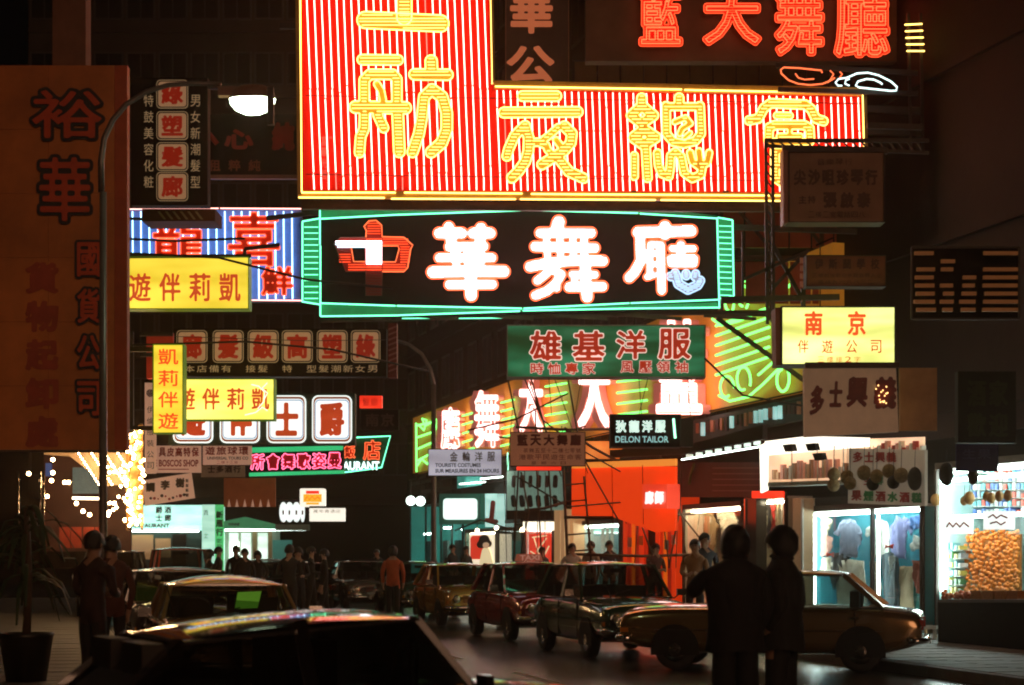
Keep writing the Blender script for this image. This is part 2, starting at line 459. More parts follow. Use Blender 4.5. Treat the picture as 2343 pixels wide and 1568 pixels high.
# ------------------------------------------------------------------ buildings
WINGL = pm('dark_window_glass', (.01, .01, .011), .5, 0, .2, 2, 0, 0, None, 0, .1)
WINDIM = litpanel('dim_lit_window', (1, .50, .22), .10, .6)
WINCY = litpanel('dim_cyan_window', (.3, .9, 1), .10, .6)
def building(name, label, o, yaw, w, d, z0, z1, mat, nx, floors, fh=3.1, winw=1.3, winh=1.5, lit=(), balcony=False, skipx=1e9):
    r = thing(name, label, 'building', o, yaw)
    MB().box(0, w, 0, d, z0, z1).build('wall', mat, r)
    mb = MB(); mb.box(-.15, w+.15, -.2, d+.1, z1, z1+.5); mb.build('roof', mat, r)
    fr = None; k = 0
    for f in range(floors):
        z = z0+1.2+f*fh
        if z+winh > z1: break
        MB().box(0.01, w-.01, -.10, 0, z-.75, z-.6).build('cornice', mat, r)
        for i in range(nx):
            x = (i+.5)*w/nx
            if x > skipx: continue
            if fr is None:
                m1 = MB(); m1.box(-winw/2-.08, winw/2+.08, -.05, 0, -.08, 0).box(-winw/2-.08, winw/2+.08, -.05, 0, winh, winh+.08)
                m1.box(-winw/2-.08, -winw/2, -.05, 0, 0, winh).box(winw/2, winw/2+.08, -.05, 0, 0, winh).box(-.03, .03, -.04, 0, 0, winh)
                fr = m1.build('window', STEEL, r); pn = MB().box(-winw/2, winw/2, -.012, 0, 0, winh).build('pane', WINGL, fr)
                f0, p0 = fr, pn
            else:
                f0 = link('window', fr.data, r); p0 = link('pane', pn.data, f0)
            f0.location = (x, -.001, z)
            if (f, i) in lit:
                p0.data = p0.data.copy(); p0.data.materials.clear(); p0.data.materials.append(lit[(f, i)])
    return r
# right-hand row: shops below, flats above
def fpt(Y): return (16-.257*Y, Y, 0)
rb = building('tenement_building', 'dark brown tenement above the lit shops, carrying the long green and pink neon sign', (16-.257*80, 80, 0), FY, 55, 12, 3.6, 24, WALL2, 24, 6, 3.0, skipx=40)
# far block across the junction
fb = building('office_block', 'black unlit office block closing the far end of the street behind the signs', (-24.5, 93, 0), 0, 19.5, 14, 4.4, 33, NIGHTWALL, 12, 8, 3.3, lit={})
fb2 = building('apartment_block', 'dark apartment block in the gap between the far shops and the neon shop row', (-5.2, 104, 0), 0, 16, 12, 3.2, 42, NIGHTWALL, 8, 12, 3.1)
lb = building('corner_building', 'unlit building down the left side behind the tall brown vertical sign', (-2.3-.257*13, 13, 0), FY+math.pi, 14, .01, 4, 5, NIGHTWALL, 1, 0) if False else None
lb = thing('corner_building', 'unlit building down the left side behind the tall brown vertical sign', 'building', (-2.3-.257*60, 60, 0), FY)
MB().box(0, 52, -12, 0, .12, 19).build('wall', NIGHTWALL, lb)
MB().box(-.1, 52.1, -12.1, .25, 19, 19.4).build('roof', NIGHTWALL, lb)
wm = None
for f in range(4):
    for i in range(14):
        if wm is None:
            wm = MB().box(-.75, .75, 0, .06, 0, 1.5).build('window', STEEL, lb); pm_ = MB().box(-.66, .66, .06, .075, .08, 1.42).build('pane', WINGL, wm); a = wm
        else: a = link('window', wm.data, lb); link('pane', pm_.data, a)
        a.location = (2.5+i*3.6, .001, 4.6+f*3.4)

def zc(ox, oy, sc, strokes):
    """strokes measured on an enlargement -> picture units"""
    q = 2343/4095.0
    return [([((ox+x*sc)*q, (oy+y*sc)*q) for x, y in P], r*sc*q) for P, r in strokes]
RED_LIT = pm('sign_red_enamel', (.80, .014, .002), .7, 0, .25, 1.0, spec=.05)
AMBER = pm('amber_plate', (.85, .46, .06), .5, 0, .2, 1.2)
N_REDD = neon('neon_red_tired', (1, .20, .14), 2.2)
BLK = pm('black_enamel', (.012, .010, .009), .6, spec=.08)
# ================= 1. the big red L-shaped night-club sign
s = Sign('night_club_sign', 'giant red striped L-shaped neon sign with bubble-shaped yellow tube characters, topmost in the street', 'neon sign', 683, -140, 1978, 445, 33, depth=.5)
s.quad('panel', [(684, 444), (1978, 450), (1972, 214), (1131, 197), (1124, -140), (682, -140)], RED_LIT, 0, .5)
YB = pm('yellow_trim', (.6, .3, .04), .5)
for P in ([(690, 440), (686, -140)], [(686, -138), (1120, -138)], [(1120, -138), (1126, 192)], [(1133, 198), (1560, 205)], [(1566, 206), (1970, 214)], [(1974, 216), (1980, 446)], [(690, 441), (905, 441)], [(925, 441), (1195, 443)], [(1215, 444), (1978, 449)],
          [(683, 452), (880, 453)], [(895, 455), (1180, 456)], [(1190, 456), (1500, 458)], [(1512, 458), (1790, 460)]):
    s.tube(P, 1.7, N_YEL, .16, 'border_tube')
mb = MB()
for a, b in (((680, -140), (686, 448)), ((1122, -140), (1128, 192)), ((1130, 194), (1976, 211)), ((1977, 211), (1982, 448)), ((682, 446), (1980, 452))):
    mb.bar(s.P(*a, .10), s.P(*b, .10), .07, .14)
mb.build('border', YB, s.root)
x = 697.0; i = 0
while x < 1975:
    top = -130 if x < 1116 else 203+(x-1131)*.02+4
    lean = 16.0*(440-top)/420
    bot = 434 + (x-690)*.004
    x2 = x+lean
    if not (1109 < x < 1131):
        cut = 250+random.uniform(-20, 20) if x > 1130 else random.choice([200, 206, 212])
        ya = random.choice([196, 204, 212, 226]) if x < 1131 else random.choice([238, 246, 300])
        yb = random.choice([380, 396, 404]); fx = lambda y: x+(x2-x)*(y-top)/(bot-top)
        for a_, b_ in ((top, ya-1.6), (ya+1.6, yb-1.6), (yb+1.6, bot)):
            j = random.uniform(-.7, .7)
            s.tube([(fx(a_)+j, a_), (fx(b_)-j*.5, b_)], 1.25, N_REDD if random.random() < .035 else N_RED, .07, 'neon_tube', n=5)
    x += 16.9 if x < 1131 else 15.6
for y in (225, 405): # wiring rail behind the tubes
    s.tube([(700, y-6), (1970, y+12)], .9, BLK, .10, 'wire')
# catwalk and struts under the sign
mb = MB()
for xx in (800, 1015, 1225, 1440, 1650): mb.bar(s.P(xx+12, 440, .1), s.P(xx-14, 470, -.5), .10, .06)
mb.bar(s.P(690, 466, -.3), s.P(1790, 472, -.3), .12, .08); mb.bar(s.P(690, 474, .1), s.P(1790, 480, .1), .09)
mb.build('catwalk', RUST, s.root)
def bubble(strokes, ox, oy, sc):
    s.sdfchar(zc(ox, oy, sc, strokes), [], N_YEL, N_YELF, AMBER, d=.2, step=1.15, r=1.6, rb=1.35, pitch=7.6, inset=4.6)
Z1 = (1380, 180, .3189); Z2 = (1960, 330, .2806); Z3 = (2440, 330, .2934); Z4 = (2920, 360, .2806)
bubble([([(215,185),(665,190)], 62)], *Z1)
bubble([([(240,690),(240,440),(310,370),(600,370),(650,430),(650,690)], 62), ([(400,490),(450,570),(475,690)], 40), ([(130,780),(755,790)], 75),
        ([(245,860),(240,1050),(195,1150),(180,1350)], 62), ([(410,880),(485,1040)], 60), ([(660,860),(680,1340)], 70)], *Z1)
bubble([([(1080,205),(1085,330)], 75), ([(870,370),(1285,375)], 68)], *Z1)
bubble([([(1090,560),(990,650),(965,900),(925,1120),(845,1345)], 66), ([(1090,560),(1215,650),(1275,850),(1275,1060),(1210,1230),(1080,1345)], 70)], *Z1)
bubble([([(462,195),(945,195)], 72)], *Z2)
bubble([([(195,430),(1250,420)], 72)], *Z2)
bubble([([(490,620),(350,760),(265,950),(240,1050)], 68), ([(500,620),(550,790),(545,980),(500,1130),(400,1270),(310,1360)], 72), ([(560,860),(720,850)], 55), ([(720,850),(860,740),(970,640)], 50), ([(1060,625),(1165,730),(1150,860),(1050,980),(900,1070),(740,1170)], 72),
        ([(720,870),(800,900),(820,960),(920,1060)], 50), ([(940,820),(1000,900),(1040,940)], 45), ([(990,1100),(1120,1270),(1330,1365)], 70)], *Z2)
bubble([([(430,215),(430,300)], 66), ([(430,320),(290,450),(430,560),(590,450),(430,320)], 68), ([(460,640),(320,750),(460,850),(620,750),(460,640)], 72), ([(485,880),(510,1300)], 60)], *Z3)
bubble([([(330,1000),(330,1280)], 52)], *Z3)
bubble([([(645,965),(660,1130),(700,1240),(800,1280),(820,1150),(825,1000),(890,945),(965,1010),(1010,1230),(1120,1310),(1235,1260),(1255,1150)], 54),
        ([(1090,960),(1120,1080),(1200,1140),(1320,1100),(1350,960)], 46), ([(1210,940),(1230,1100)], 46)], *Z3)
bubble([([(760,320),(765,700),(860,810),(1000,840),(1160,800),(1240,700),(1225,320)], 56), ([(760,330),(1230,330)], 50), ([(940,210),(940,290)], 62)], *Z3)
bubble([([(880,540),(1030,480),(1095,560),(980,630),(950,700)], 36), ([(1090,690),(1010,760)], 30)], *Z3)
bubble([([(270,435),(400,410),(480,260),(580,190),(800,200),(1070,210),(1160,280),(1220,410),(1330,445)], 63)], *Z4)
bubble([([(665,365),(850,370)], 46)], *Z4)
bubble([([(545,720),(550,540),(640,500),(1050,500),(1130,545),(1140,720)], 62), ([(700,660),(1000,660)], 40), ([(850,540),(850,660)], 30), ([(550,740),(1140,740)], 50)], *Z4)
bubble([([(640,850),(640,1250),(760,1330),(1000,1330),(1080,1250),(1080,850),(640,850)], 62), ([(640,1080),(1080,1080)], 50)], *Z4)
bubble([([(840+k, 48+k*.03) for k in (0, 165)], 17)], 0, 0, 1) if False else None
s.sdfchar([([(836, 46), (1008, 54)], 19)], [], N_YEL, N_YELF, AMBER, d=.2, step=1.15, r=1.6, rb=1.35, pitch=7.6, inset=4.6)
s.sdfchar([([(860, -70), (990, -66)], 17), ([(925, -130), (925, 40)], 17)], [], N_YEL, N_YELF, AMBER, d=.19, step=1.15, r=1.6, rb=1.35, pitch=7.6, inset=4.6)
s.chars('富華光管', 735, 310, 748, 412, pm('pale_red_letters', (.8, .25, .2), .6), .03, vertical=True, joined=True)
s.latin('TEL K-694240', 752, 312, 760, 318, MATS['pale_red_letters'], .03)
s.bracket([(683, 60), (640, 60)], .1); s.bracket([(1978, 300), (2110, 305)], .12); s.bracket([(1978, 250), (2110, 255)], .12)

# ================= 2. green-bordered dance-hall sign
s = Sign('dance_hall_sign', 'wide black neon sign with turquoise border and blazing white characters below the red one', 'neon sign', 732, 478, 1643, 712, 34, depth=.4)
s.quad('panel', [(733, 722), (1204, 716), (1646, 706), (1645, 512), (1640, 496), (1204, 478), (733, 478)], BLK, 0, .4)
TEAL = pm('green_enamel', (.05, .42, .22), .5)
s.quad('top_board', [(733, 500), (1180, 483), (1204, 481), (1640, 494), (1465, 472), (733, 474)], TEAL, .03, .03)
s.quad('bottom_board', [(733, 724), (1204, 712), (1646, 706), (1640, 692), (1204, 706), (733, 694)], TEAL, .03, .03)
s.quad('side_board', [(692, 692), (731, 698), (731, 500), (694, 506)], TEAL, .02, .1)
s.quad('side_board', [(1644, 684), (1679, 680), (1674, 504), (1641, 498)], TEAL, .02, .1)
for P in ([(732, 478), (905, 478)], [(908, 478), (1180, 476)], [(1186, 477), (1464, 478)], [(733, 501), (900, 492), (1192, 482)], [(1196, 481), (1460, 488)], [(1464, 489), (1641, 500)],
          [(732, 478), (732, 560)], [(733, 562), (733, 724)], [(1641, 500), (1646, 706)], [(733, 694), (905, 700)], [(908, 700), (1194, 706)], [(1198, 706), (1440, 694)], [(1443, 694), (1646, 686)],
          [(733, 724), (905, 722), (1190, 712)], [(1196, 711), (1450, 706), (1646, 704)],
          [(692, 507), (692, 690)], [(1676, 504), (1679, 678)], [(692, 507), (732, 500)], [(690, 690), (732, 697)], [(1642, 498), (1676, 504)], [(1644, 684), (1679, 678)]):
    s.tube(P, 1.7, N_GRN, .14, 'border_tube')
for k in range(13): y = 520+k*13.6; s.tube([(696, y), (728, y)], 1.0, N_GRN, .12, 'rung_tube')
for k in range(13): y = 517+k*13.2; s.tube([(1645, y), (1674, y+1)], 1.0, N_GRN, .12, 'rung_tube')
N_BLUE2 = neon('neon_dying_blue', (.50, .74, 1), 1.5)
N_WBAR = neon('neon_white_filler', (1, .86, .95), 8)
LILAC = pm('pale_plate', (.75, .62, .68), .5)
ZH = (1680, 840, .2551); ZW = (2060, 840, .2551); ZT = (2450, 840, .2551)
def blaze(strokes, Z, out=N_REDB, bar=N_WBAR):
    return s.sdfchar(zc(*Z, strokes), [], out, bar, LILAC, d=.2, step=1.1, r=1.9, rb=1.5, pitch=4.2, inset=4.0, infl=2)
blaze([([(300,365),(650,365)], 80), ([(450,270),(490,500)], 78), ([(830,365),(1100,365)], 80), ([(955,285),(940,500)], 80), ([(460,580),(1000,570)], 70), ([(300,750),(1130,750)], 66), ([(555,600),(565,820)], 62), ([(950,600),(945,830)], 60), ([(780,600),(800,1340)], 88), ([(200,975),(800,960),(1310,965)], 88), ([(460,1170),(1135,1165)], 70)], ZH)
blaze([([(685,190),(655,290)], 92), ([(395,360),(1190,360)], 74), ([(315,575),(1245,595)], 74), ([(235,890),(500,835),(1000,790),(1375,800)], 78), ([(490,400),(510,800)], 50), ([(700,400),(715,800)], 50), ([(905,400),(915,800)], 50), ([(1080,400),(1090,830)], 55),
       ([(600,880),(500,990),(350,1110)], 62), ([(560,920),(700,1000)], 62), ([(720,1010),(640,1150),(500,1270),(320,1340)], 68), ([(640,1150),(650,1220)], 60), ([(900,1010),(1250,1015)], 58), ([(850,1210),(1370,1200)], 72), ([(1100,880),(1110,1180),(1130,1360)], 84), ([(930,1020),(930,1180)], 52)], ZW)
blaze([([(820,260),(820,380)], 84), ([(400,350),(1230,330)], 84), ([(430,380),(440,800),(340,980),(260,1060)], 74), ([(600,540),(700,540)], 52), ([(540,685),(760,680)], 48), ([(590,560),(580,1040)], 48), ([(750,560),(760,900),(770,1260)], 64), ([(540,1050),(640,1020)], 46), ([(600,850),(740,850)], 40),
       ([(930,605),(1270,610)], 50), ([(1070,540),(1070,700)], 58), ([(940,750),(1270,750)], 52), ([(940,850),(1270,850)], 50), ([(900,760),(910,840)], 50), ([(1290,760),(1280,840)], 50)], ZT)
blaze([([(980,990),(1010,1060)], 50), ([(1000,1040),(1030,1160),(1180,1250),(1330,1180),(1370,1110)], 56), ([(1150,1000),(1155,1030)], 50), ([(1300,1000),(1290,1050)], 46), ([(900,1040),(920,1050)], 46)], ZT, N_BLUE2, N_BLUE2)
# the first character is mid-flash: part white, part red, left part dark
q = 2343/4095.0; tz = lambda L: [((1320+x*.2423)*q, (860+y*.2423)*q) for x, y in L]
outer = tz([(70,470),(170,370),(590,370),(600,260),(560,190),(640,100),(760,90),(850,170),(860,360),(1220,370),(1365,500),(1330,560),(1280,870),(1220,935),(860,935),(850,1330),(590,1330),(590,935),(260,935)])
h1 = tz([(350,535),(390,770),(585,770),(570,535)]); h2 = tz([(860,510),(860,775),(1080,775),(1140,560),(1120,510)])
loops = [np.array(outer), np.array(h1), np.array(h2)]
MAROON = pm('maroon_plate', (.35, .02, .01), .5)
ch = fill_loops(loops, s.pl, .17, .02, 'neon_character', MAROON, s.root)
def zt(L, r, m, name): s.tube(tz(L), r, m, .22, name, parent=ch)
zt([(590,370),(600,260),(560,190),(640,100),(760,90),(850,170),(860,360),(1220,370),(1365,500),(1330,560),(1280,870),(1220,935),(860,935)], 1.5, N_CORAL, 'outline_tube')
zt([(350,535),(390,770),(585,770)], 1.3, N_CORAL, 'outline_tube'); zt([(860,510),(1120,510),(1140,560),(1080,775),(860,775)], 1.3, N_CORAL, 'outline_tube')
DEADT = pm('unlit_tube', (.30, .12, .10), .2)
zt([(590,370),(170,370),(70,470),(260,935),(590,935),(590,1330),(850,1330),(860,935)], 1.3, DEADT, 'dark_tube')
for y in range(400, 1310, 42):
    if y < 530 and y > 420: zt([(90 if y < 520 else 120, y), (600, y)], 1.6, N_WBAR if y < 480 else N_BLUE, 'filler_tube')
    if 430 < y < 790: zt([(600, y), (850, y)], 1.9, N_WBAR, 'filler_tube'); zt([(600, y+21), (850, y+21)], 1.9, N_WBAR, 'filler_tube')
    elif y < 935: zt([(600, y), (850, y)], 1.3, N_REDS, 'filler_tube')
    else: zt([(605, y), (840, y)], 1.1, DEADT, 'dark_tube')
    if y < 500 or 790 < y < 930: zt([(870, y), (1290 if y < 500 else 1250, y)], 1.2, N_REDS, 'filler_tube')
    elif y < 790: zt([(1160, y), (1310, y)], 1.2, N_REDS, 'filler_tube')
    if 550 < y < 790: zt([(150, y), (340, y)], 1.0, DEADT if y < 640 else N_REDS, 'filler_tube')
    if 790 < y < 930: zt([(300, y), (590, y)], 1.1, N_REDS, 'filler_tube')
for y in (140, 182, 224, 266, 308): zt([(620, y), (830, y)], 1.1, N_REDS, 'filler_tube')
s.bracket([(732, 486), (610, 500)], .08); s.bracket([(1675, 520), (1960, 530)], .1, name='bracket')
mb = MB()
for k in range(6): a = 760+k*170; mb.bar(s.P(a, 722, -.1), s.P(a+120, 730, -.1), .06)
mb.bar(s.P(735, 734, -.25), s.P(1640, 716, -.25), .07); mb.build('service_rail', RUST, s.root)
for a, b in ((770, 820), (860, 960), (968, 1100)): s.tube([(a+60, 729), (b+60, 728)], 1.0, N_GRN, -.1, 'underside_tube')

# ================= 3. red dance-hall lettering at the top right
BROWNB = pm('brown_sheet', (.16, .09, .05), .7, 0, .4, .9)
s = Sign('rooftop_neon_sign', 'dark board with four big red neon characters cut by the top of the picture, right', 'neon sign', 1340, -60, 2052, 140, 34.2, depth=.3, board=BROWNB)
for ch_, a in (('藍', (1462, -30, 1562, 106)), ('大', (1608, -30, 1742, 104)), ('舞', (1772, -40, 1886, 128)), ('廳', (1908, -40, 2036, 132))):
    polys = s.fontpolys(ch_, a[0]+6, a[1]+6, a[2]-6, a[3]-6)
    s.sdfchar([], polys, N_REDS, N_REDS, pm('red_backplate', (.85, .02, .006), .5), d=.16, step=1.6, r=1.4, rb=1.1, pitch=6, inset=3, infl=6)
    mb = MB()
    for P in polys: mb.tube([s.P(x, y, .20) for x, y in P], 1.15*s.k, 5, True)
    mb.build('neon_character', N_REDB, s.root, smooth=True)
s.bracket([(2052, 90), (2130, 95)], .1)

# ================= 4. fish shaped tubes and the little yellow ladder
s = Sign('neon_fish_pair', 'two curled neon fish outlines, one orange and one white, just above the red sign', 'neon sign', 1780, 145, 2060, 215, 32.6)
mb = MB(); mb.bar(s.P(1775, 150, -.15), s.P(2100, 168, -.15), .08); mb.bar(s.P(1780, 205, -.15), s.P(2100, 215, -.15), .08); mb.build('rail', STEEL, s.root)
def fz(L): return [((2560+x*.4866)*q, y*.4866*q) for x, y in L]
o = s.tube(fz([(1495,600),(1490,580),(1300,560),(1180,555),(1155,575),(1160,605),(1220,660),(1300,690),(1400,700),(1500,690),(1570,660),(1600,640)]), 1.8, N_CORAL, .05, 'fish_outline')
s.tube(fz([(1275,605),(1300,640),(1350,655),(1430,650)]), 1.6, N_CORAL, .05, 'fish_belly'); s.tube(fz([(1560,580),(1590,610),(1560,660),(1540,680)]), 1.6, N_CORAL, .05, 'fish_tail'); s.tube(fz([(1640,590),(1660,610),(1640,640)]), 1.6, N_CORAL, .05, 'fish_tail')
s.tube(fz([(1700,640),(1780,605),(1870,598),(1960,620),(2060,670),(2110,715),(2105,745),(2060,748),(1800,720),(1772,705),(1790,670),(1860,650),(1920,655),(1975,680),(1990,695)]), 1.9, N_CYANW, .05, 'fish_outline')
s.tube(fz([(1700,640),(1630,650),(1605,680),(1625,705),(1660,705)]), 1.7, N_CYANW, .05, 'fish_tail'); s.tube(fz([(1720,650),(1690,660),(1685,690),(1720,705)]), 1.7, N_CYANW, .05, 'fish_tail')
s = Sign('yellow_tube_ladder', 'five short stacked yellow neon tubes at the upper right corner', 'neon sign', 2066, 48, 2118, 122, 33)
mb = MB(); mb.bar(s.P(2078, 30, -.03), s.P(2084, 350, -.03), .05); mb.bar(s.P(2106, 30, -.03), s.P(2112, 350, -.03), .05); mb.build('rail', STEEL, s.root)
for k in range(5): s.tube([(2070+k*1.2, 57+k*15), (2110+k*1.4, 55+k*15.5)], 1.7, N_YEL, .05, 'neon_tube')

# ================= 5. dark hanging sign behind the notch of the red sign
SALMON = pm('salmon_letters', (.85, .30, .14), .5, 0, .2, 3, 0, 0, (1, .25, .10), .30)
s = Sign('hanging_sign_dim', 'dim dark vertical sign with salmon characters in the notch of the giant red sign', 'sign', 1158, -60, 1300, 330, 38, depth=.3, board=pm('dark_brown_board', (.07, .035, .02), .6), frame=pm('pale_frame', (.35, .16, .09), .6), fw=2)
for ch_, a in (('華', (1170, -30, 1262, 74)), ('公', (1162, 108, 1266, 188))):
    s.sdfchar([], s.fontpolys(ch_, *a), None, None, SALMON, d=.06, step=1.5, infl=3)
s.chars('司', 1170, 215, 1262, 300, SALMON, .04)

# ================= 6. blue striped restaurant sign on the left
BLUEB = pm('blue_enamel', (.16, .30, .85), .5)
s = Sign('blue_striped_sign', 'blue sign with pale vertical neon stripes and rough red characters, left of the turquoise one', 'neon sign', 285, 480, 688, 688, 36, depth=.35, board=BLUEB)
x = 303
while x < 686: s.tube([(x, 484), (x+1.5, 684)], 1.35, N_BLUE, .06, 'neon_tube', n=5); x += 19.2
for P in ([(287, 479), (500, 477)], [(504, 477), (689, 478)], [(560, 687), (689, 688)]): s.tube(P, 1.3, N_PINK, .09, 'border_tube')
for ch_, a in (('龍', (352, 502, 466, 606)), ('喜', (524, 488, 638, 608)), ('鮮', (600, 612, 668, 674))):
    polys = s.fontpolys(ch_, *a)
    s.sdfchar([], polys, N_REDB, None, pm('orange_red_plate', (.85, .09, .03), .5), d=.14, step=1.4, r=1.1, infl=2.2)
s.bracket([(280, 500), (490, 508)], .05, d=.3)
AW = pm('brown_canvas', (.16, .06, .03), .8)
s = Sign('sign_underside_box', 'small brown box with slanted pale stripes hanging over the blue sign', 'sign box', 325, 478, 492, 506, 33.5, depth=.8, board=AW)
for k in range(6): s.quad('stripe', [(360+k*17, 484), (366+k*17, 484), (380+k*17, 502), (374+k*17, 502)], pm('pale_stripe', (.5, .38, .2), .6), .012, .01)

# ================= 7-9. yellow light boxes
YL = litpanel('yellow_acrylic', (1, .74, .045), .95, .28); YLB = litpanel('yellow_acrylic_bright', (1, .86, .12), 1.25, .32)
LR = litpanel('red_acrylic_letter', (1, .10, .015), .85, .1); LR2 = litpanel('dull_red_acrylic_letter', (.75, .09, .02), .7, .1)
GF = pm('green_sign_frame', (.12, .30, .05), .5, 0, .2, 3, 0, 0, (.25, .6, .02), .12)
def ybox(label, a, Y, txt, vert=False, mat=YL, group='yellow light boxes of the escort club', boxes=None, tf=pm('green_sign_frame', ())if 0 else None):
    s = Sign('yellow_light_box', label, 'light box', *a, Y, depth=.28, board=mat, frame=GF, fw=2.2, group=group)
    return s
s = ybox('large yellow light box with red characters beside the tall brown sign', (262, 590, 568, 706), 27, '')
s.chars('遊伴莉凱', 292-6, 625, 560, 690, LR2, .012, .02, fill=.72)
s.bracket([(262, 588), (575, 586)], .05, d=.0); s.bracket([(560, 592), (560, 570), (640, 560)], .05)
s = ybox('narrow upright yellow light box with red characters, hung crosswise on the left', (352, 790, 418, 990), 29, '')
s.chars('凱莉伴遊', 362, 792, 408, 988, LR, .012, .02, vertical=True, fill=.76)
s.bracket([(352, 800), (250, 800)], .07); s.bracket([(352, 980), (250, 980)], .07)
s = ybox('long yellow light box with a pale swirl, behind the narrow upright one', (410, 869, 626, 960), 30.5, '', mat=YLB)
s.chars('遊伴莉凱', 398, 888, 624, 938, LR2, .012, .02, fill=.72)
SW = litpanel('white_swirl', (1, .98, .75), 1.5)
for P in ([(575, 880), (592, 884), (606, 898), (603, 920), (590, 935)], [(560, 950), (585, 944), (600, 932), (612, 940)], [(612, 876), (600, 888), (612, 900), (604, 914)]): s.tube(P, 1.1, SW, .012, 'swirl')

# ================= 10. hair salon vertical board with four squares
DKB = pm('dark_salon_board', (.018, .014, .012), .6, spec=.1)
SQW = pm('cream_acrylic', (.62, .42, .26), .5, 0, .12, 2, 0, 0, (1, .55, .28), .16); SQR = pm('red_acrylic', (.50, .025, .012), .5, 0, .15, 2, 0, 0, (1, .04, .01), .12)
CRL = pm('cream_letters', (.80, .62, .36), .6, 0, .1, 2, 0, 0, (1, .7, .38), .14)
def squares(s, chars, boxes, r=9, mat=SQW, cm=SQR, ringm=None, m=4):
    for ch_, (a, b, c, d) in zip(chars, boxes):
        o = s.rounded('ring', a, b, c, d, r, ringm or CRL, .02, .02); s.rounded('ring_gap', a+1.4, b+1.4, c-1.4, d-1.4, r-1, DKB, .024, .01, o)
        s.rounded('ring', a+m, b+m, c-m, d-m, r-2, mat, .04, .03)
        s.chars(ch_, a+m+6, b+m+5, c-m-6, d-m-5, cm, .05, .045, fill=.95)
s = Sign('salon_sign_upright', 'tall black hair salon board with four cream squares and columns of small characters', 'sign', 300, 178, 475, 470, 31, depth=.3, board=DKB)
squares(s, '綠塑髮廊', [(358, 183, 430, 248), (358, 255, 430, 320), (358, 326, 430, 391), (358, 394, 430, 460)])
s.chars('特鼓美容化粧', 329, 212, 351, 435, CRL, .012, .035, vertical=True, fill=.72, joined=True)
s.chars('男女新潮髮型', 436, 212, 458, 435, CRL, .012, .035, vertical=True, fill=.72, joined=True)
s.bracket([(475, 200), (500, 200)], .06)
s = Sign('snack_shop_sign', 'faint black board with dark red brush characters, right of the street lamp head', 'sign', 468, 262, 680, 405, 35, depth=.3, board=DKB)
RD = pm('dark_red_letters', (.42, .035, .02), .6)
s.tube([(478, 306), (497, 330)], 6, RD, .0, 'character'); s.chars('心', 508, 296, 585, 342, RD, .02, .07); s.chars('純', 618, 280, 678, 345, RD, .02, .07)
s.chars('租粹純', 468, 366, 605, 392, pm('dull_letters', (.30, .10, .06), .7), .02, .03, fill=.6)
s.quad('rail', [(466, 400), (680, 400), (680, 409), (466, 409)], pm('pinkish_rail', (.30, .15, .12), .6), .05, .1)

# ================= 11. horizontal hair salon board
s = Sign('salon_sign_long', 'long black hair salon board with six cream squares above a row of small characters', 'sign', 398, 752, 884, 862, 32.5, depth=.3, board=DKB)
squares(s, '廊髮級高塑綠', [(404, 756, 474, 830), (487, 756, 557, 830), (567, 756, 637, 830), (645, 756, 715, 830), (725, 756, 795, 830), (803, 756, 870, 830)])
s.chars('本店備有 接髮 特 型髮潮新女男', 420, 836, 866, 852, CRL, .012, .03, fill=.8, joined=True)
s.tube([(400, 770), (700, 780), (884, 778)], .7, STEEL, .25, 'cable')
s = Sign('barber_sign', 'narrow dull red sign with slanted stripes at the end of the long salon board', 'sign', 888, 740, 908, 864, 33, depth=.3, board=REDDK)
for k in range(9): s.quad('stripe', [(889, 752+k*12), (907, 745+k*12), (907, 749+k*12), (889, 756+k*12)], pm('pinkish_stripe', (.38, .14, .12), .6), .012, .01)
s = Sign('red_back_panel', 'plain dull red panel behind the left end of the salon board', 'sign', 335, 762, 396, 866, 33.5, depth=.2, board=pm('red_panel_lit', (.55, .05, .03), .5, 0, .3, 2, 0, 0, (1, .06, .02), .10))
s.bracket([(320, 765), (396, 765)], .07, d=.2); s.bracket([(320, 812), (396, 812)], .07, d=.2); s.bracket([(300, 760), (300, 990)], .09, d=.3)

# ================= 12. four white squares
WL = litpanel('white_acrylic', (.90, 1, .95), 1.15, .12)
s = Sign('white_square_sign', 'row of four glowing white rounded squares with red brush characters', 'light box', 385, 900, 812, 1018, 34, depth=.35, board=pm('dark_backing', (.02, .035, .02), .6))
RING1 = pm('brown_ring', (.30, .07, .02), .5, 0, .1, 2, 0, 0, (1, .25, .1), .18)
for ch_, (a, c) in zip('遊伴士爵', ((396, 487), (503, 594), (610, 700), (714, 805))):
    b, d = 905, 1014
    o = s.rounded('light_square', a, b, c, d, 14, WL, .04, .05)
    s.rounded('ring', a+3, b+3, c-3, d-3, 12, RING1, .044, .01, o); s.rounded('ring_gap', a+6, b+8, c-6, d-8, 10, WL, .050, .01, o)
    s.rounded('ring', a+7, b+10, c-7, d-10, 9, pm('blue_ring', (.05, .15, .5), .5, 0, .1, 2, 0, 0, (.1, .3, 1), .3), .056, .01, o); s.rounded('ring_gap', a+8.5, b+12, c-8.5, d-12, 8, WL, .062, .01, o)
    s.chars(ch_, a+17, b+16, c-17, d-16, litpanel('brush_red', (.62, .05, .012), .62, .2), .074, .055, fill=1)

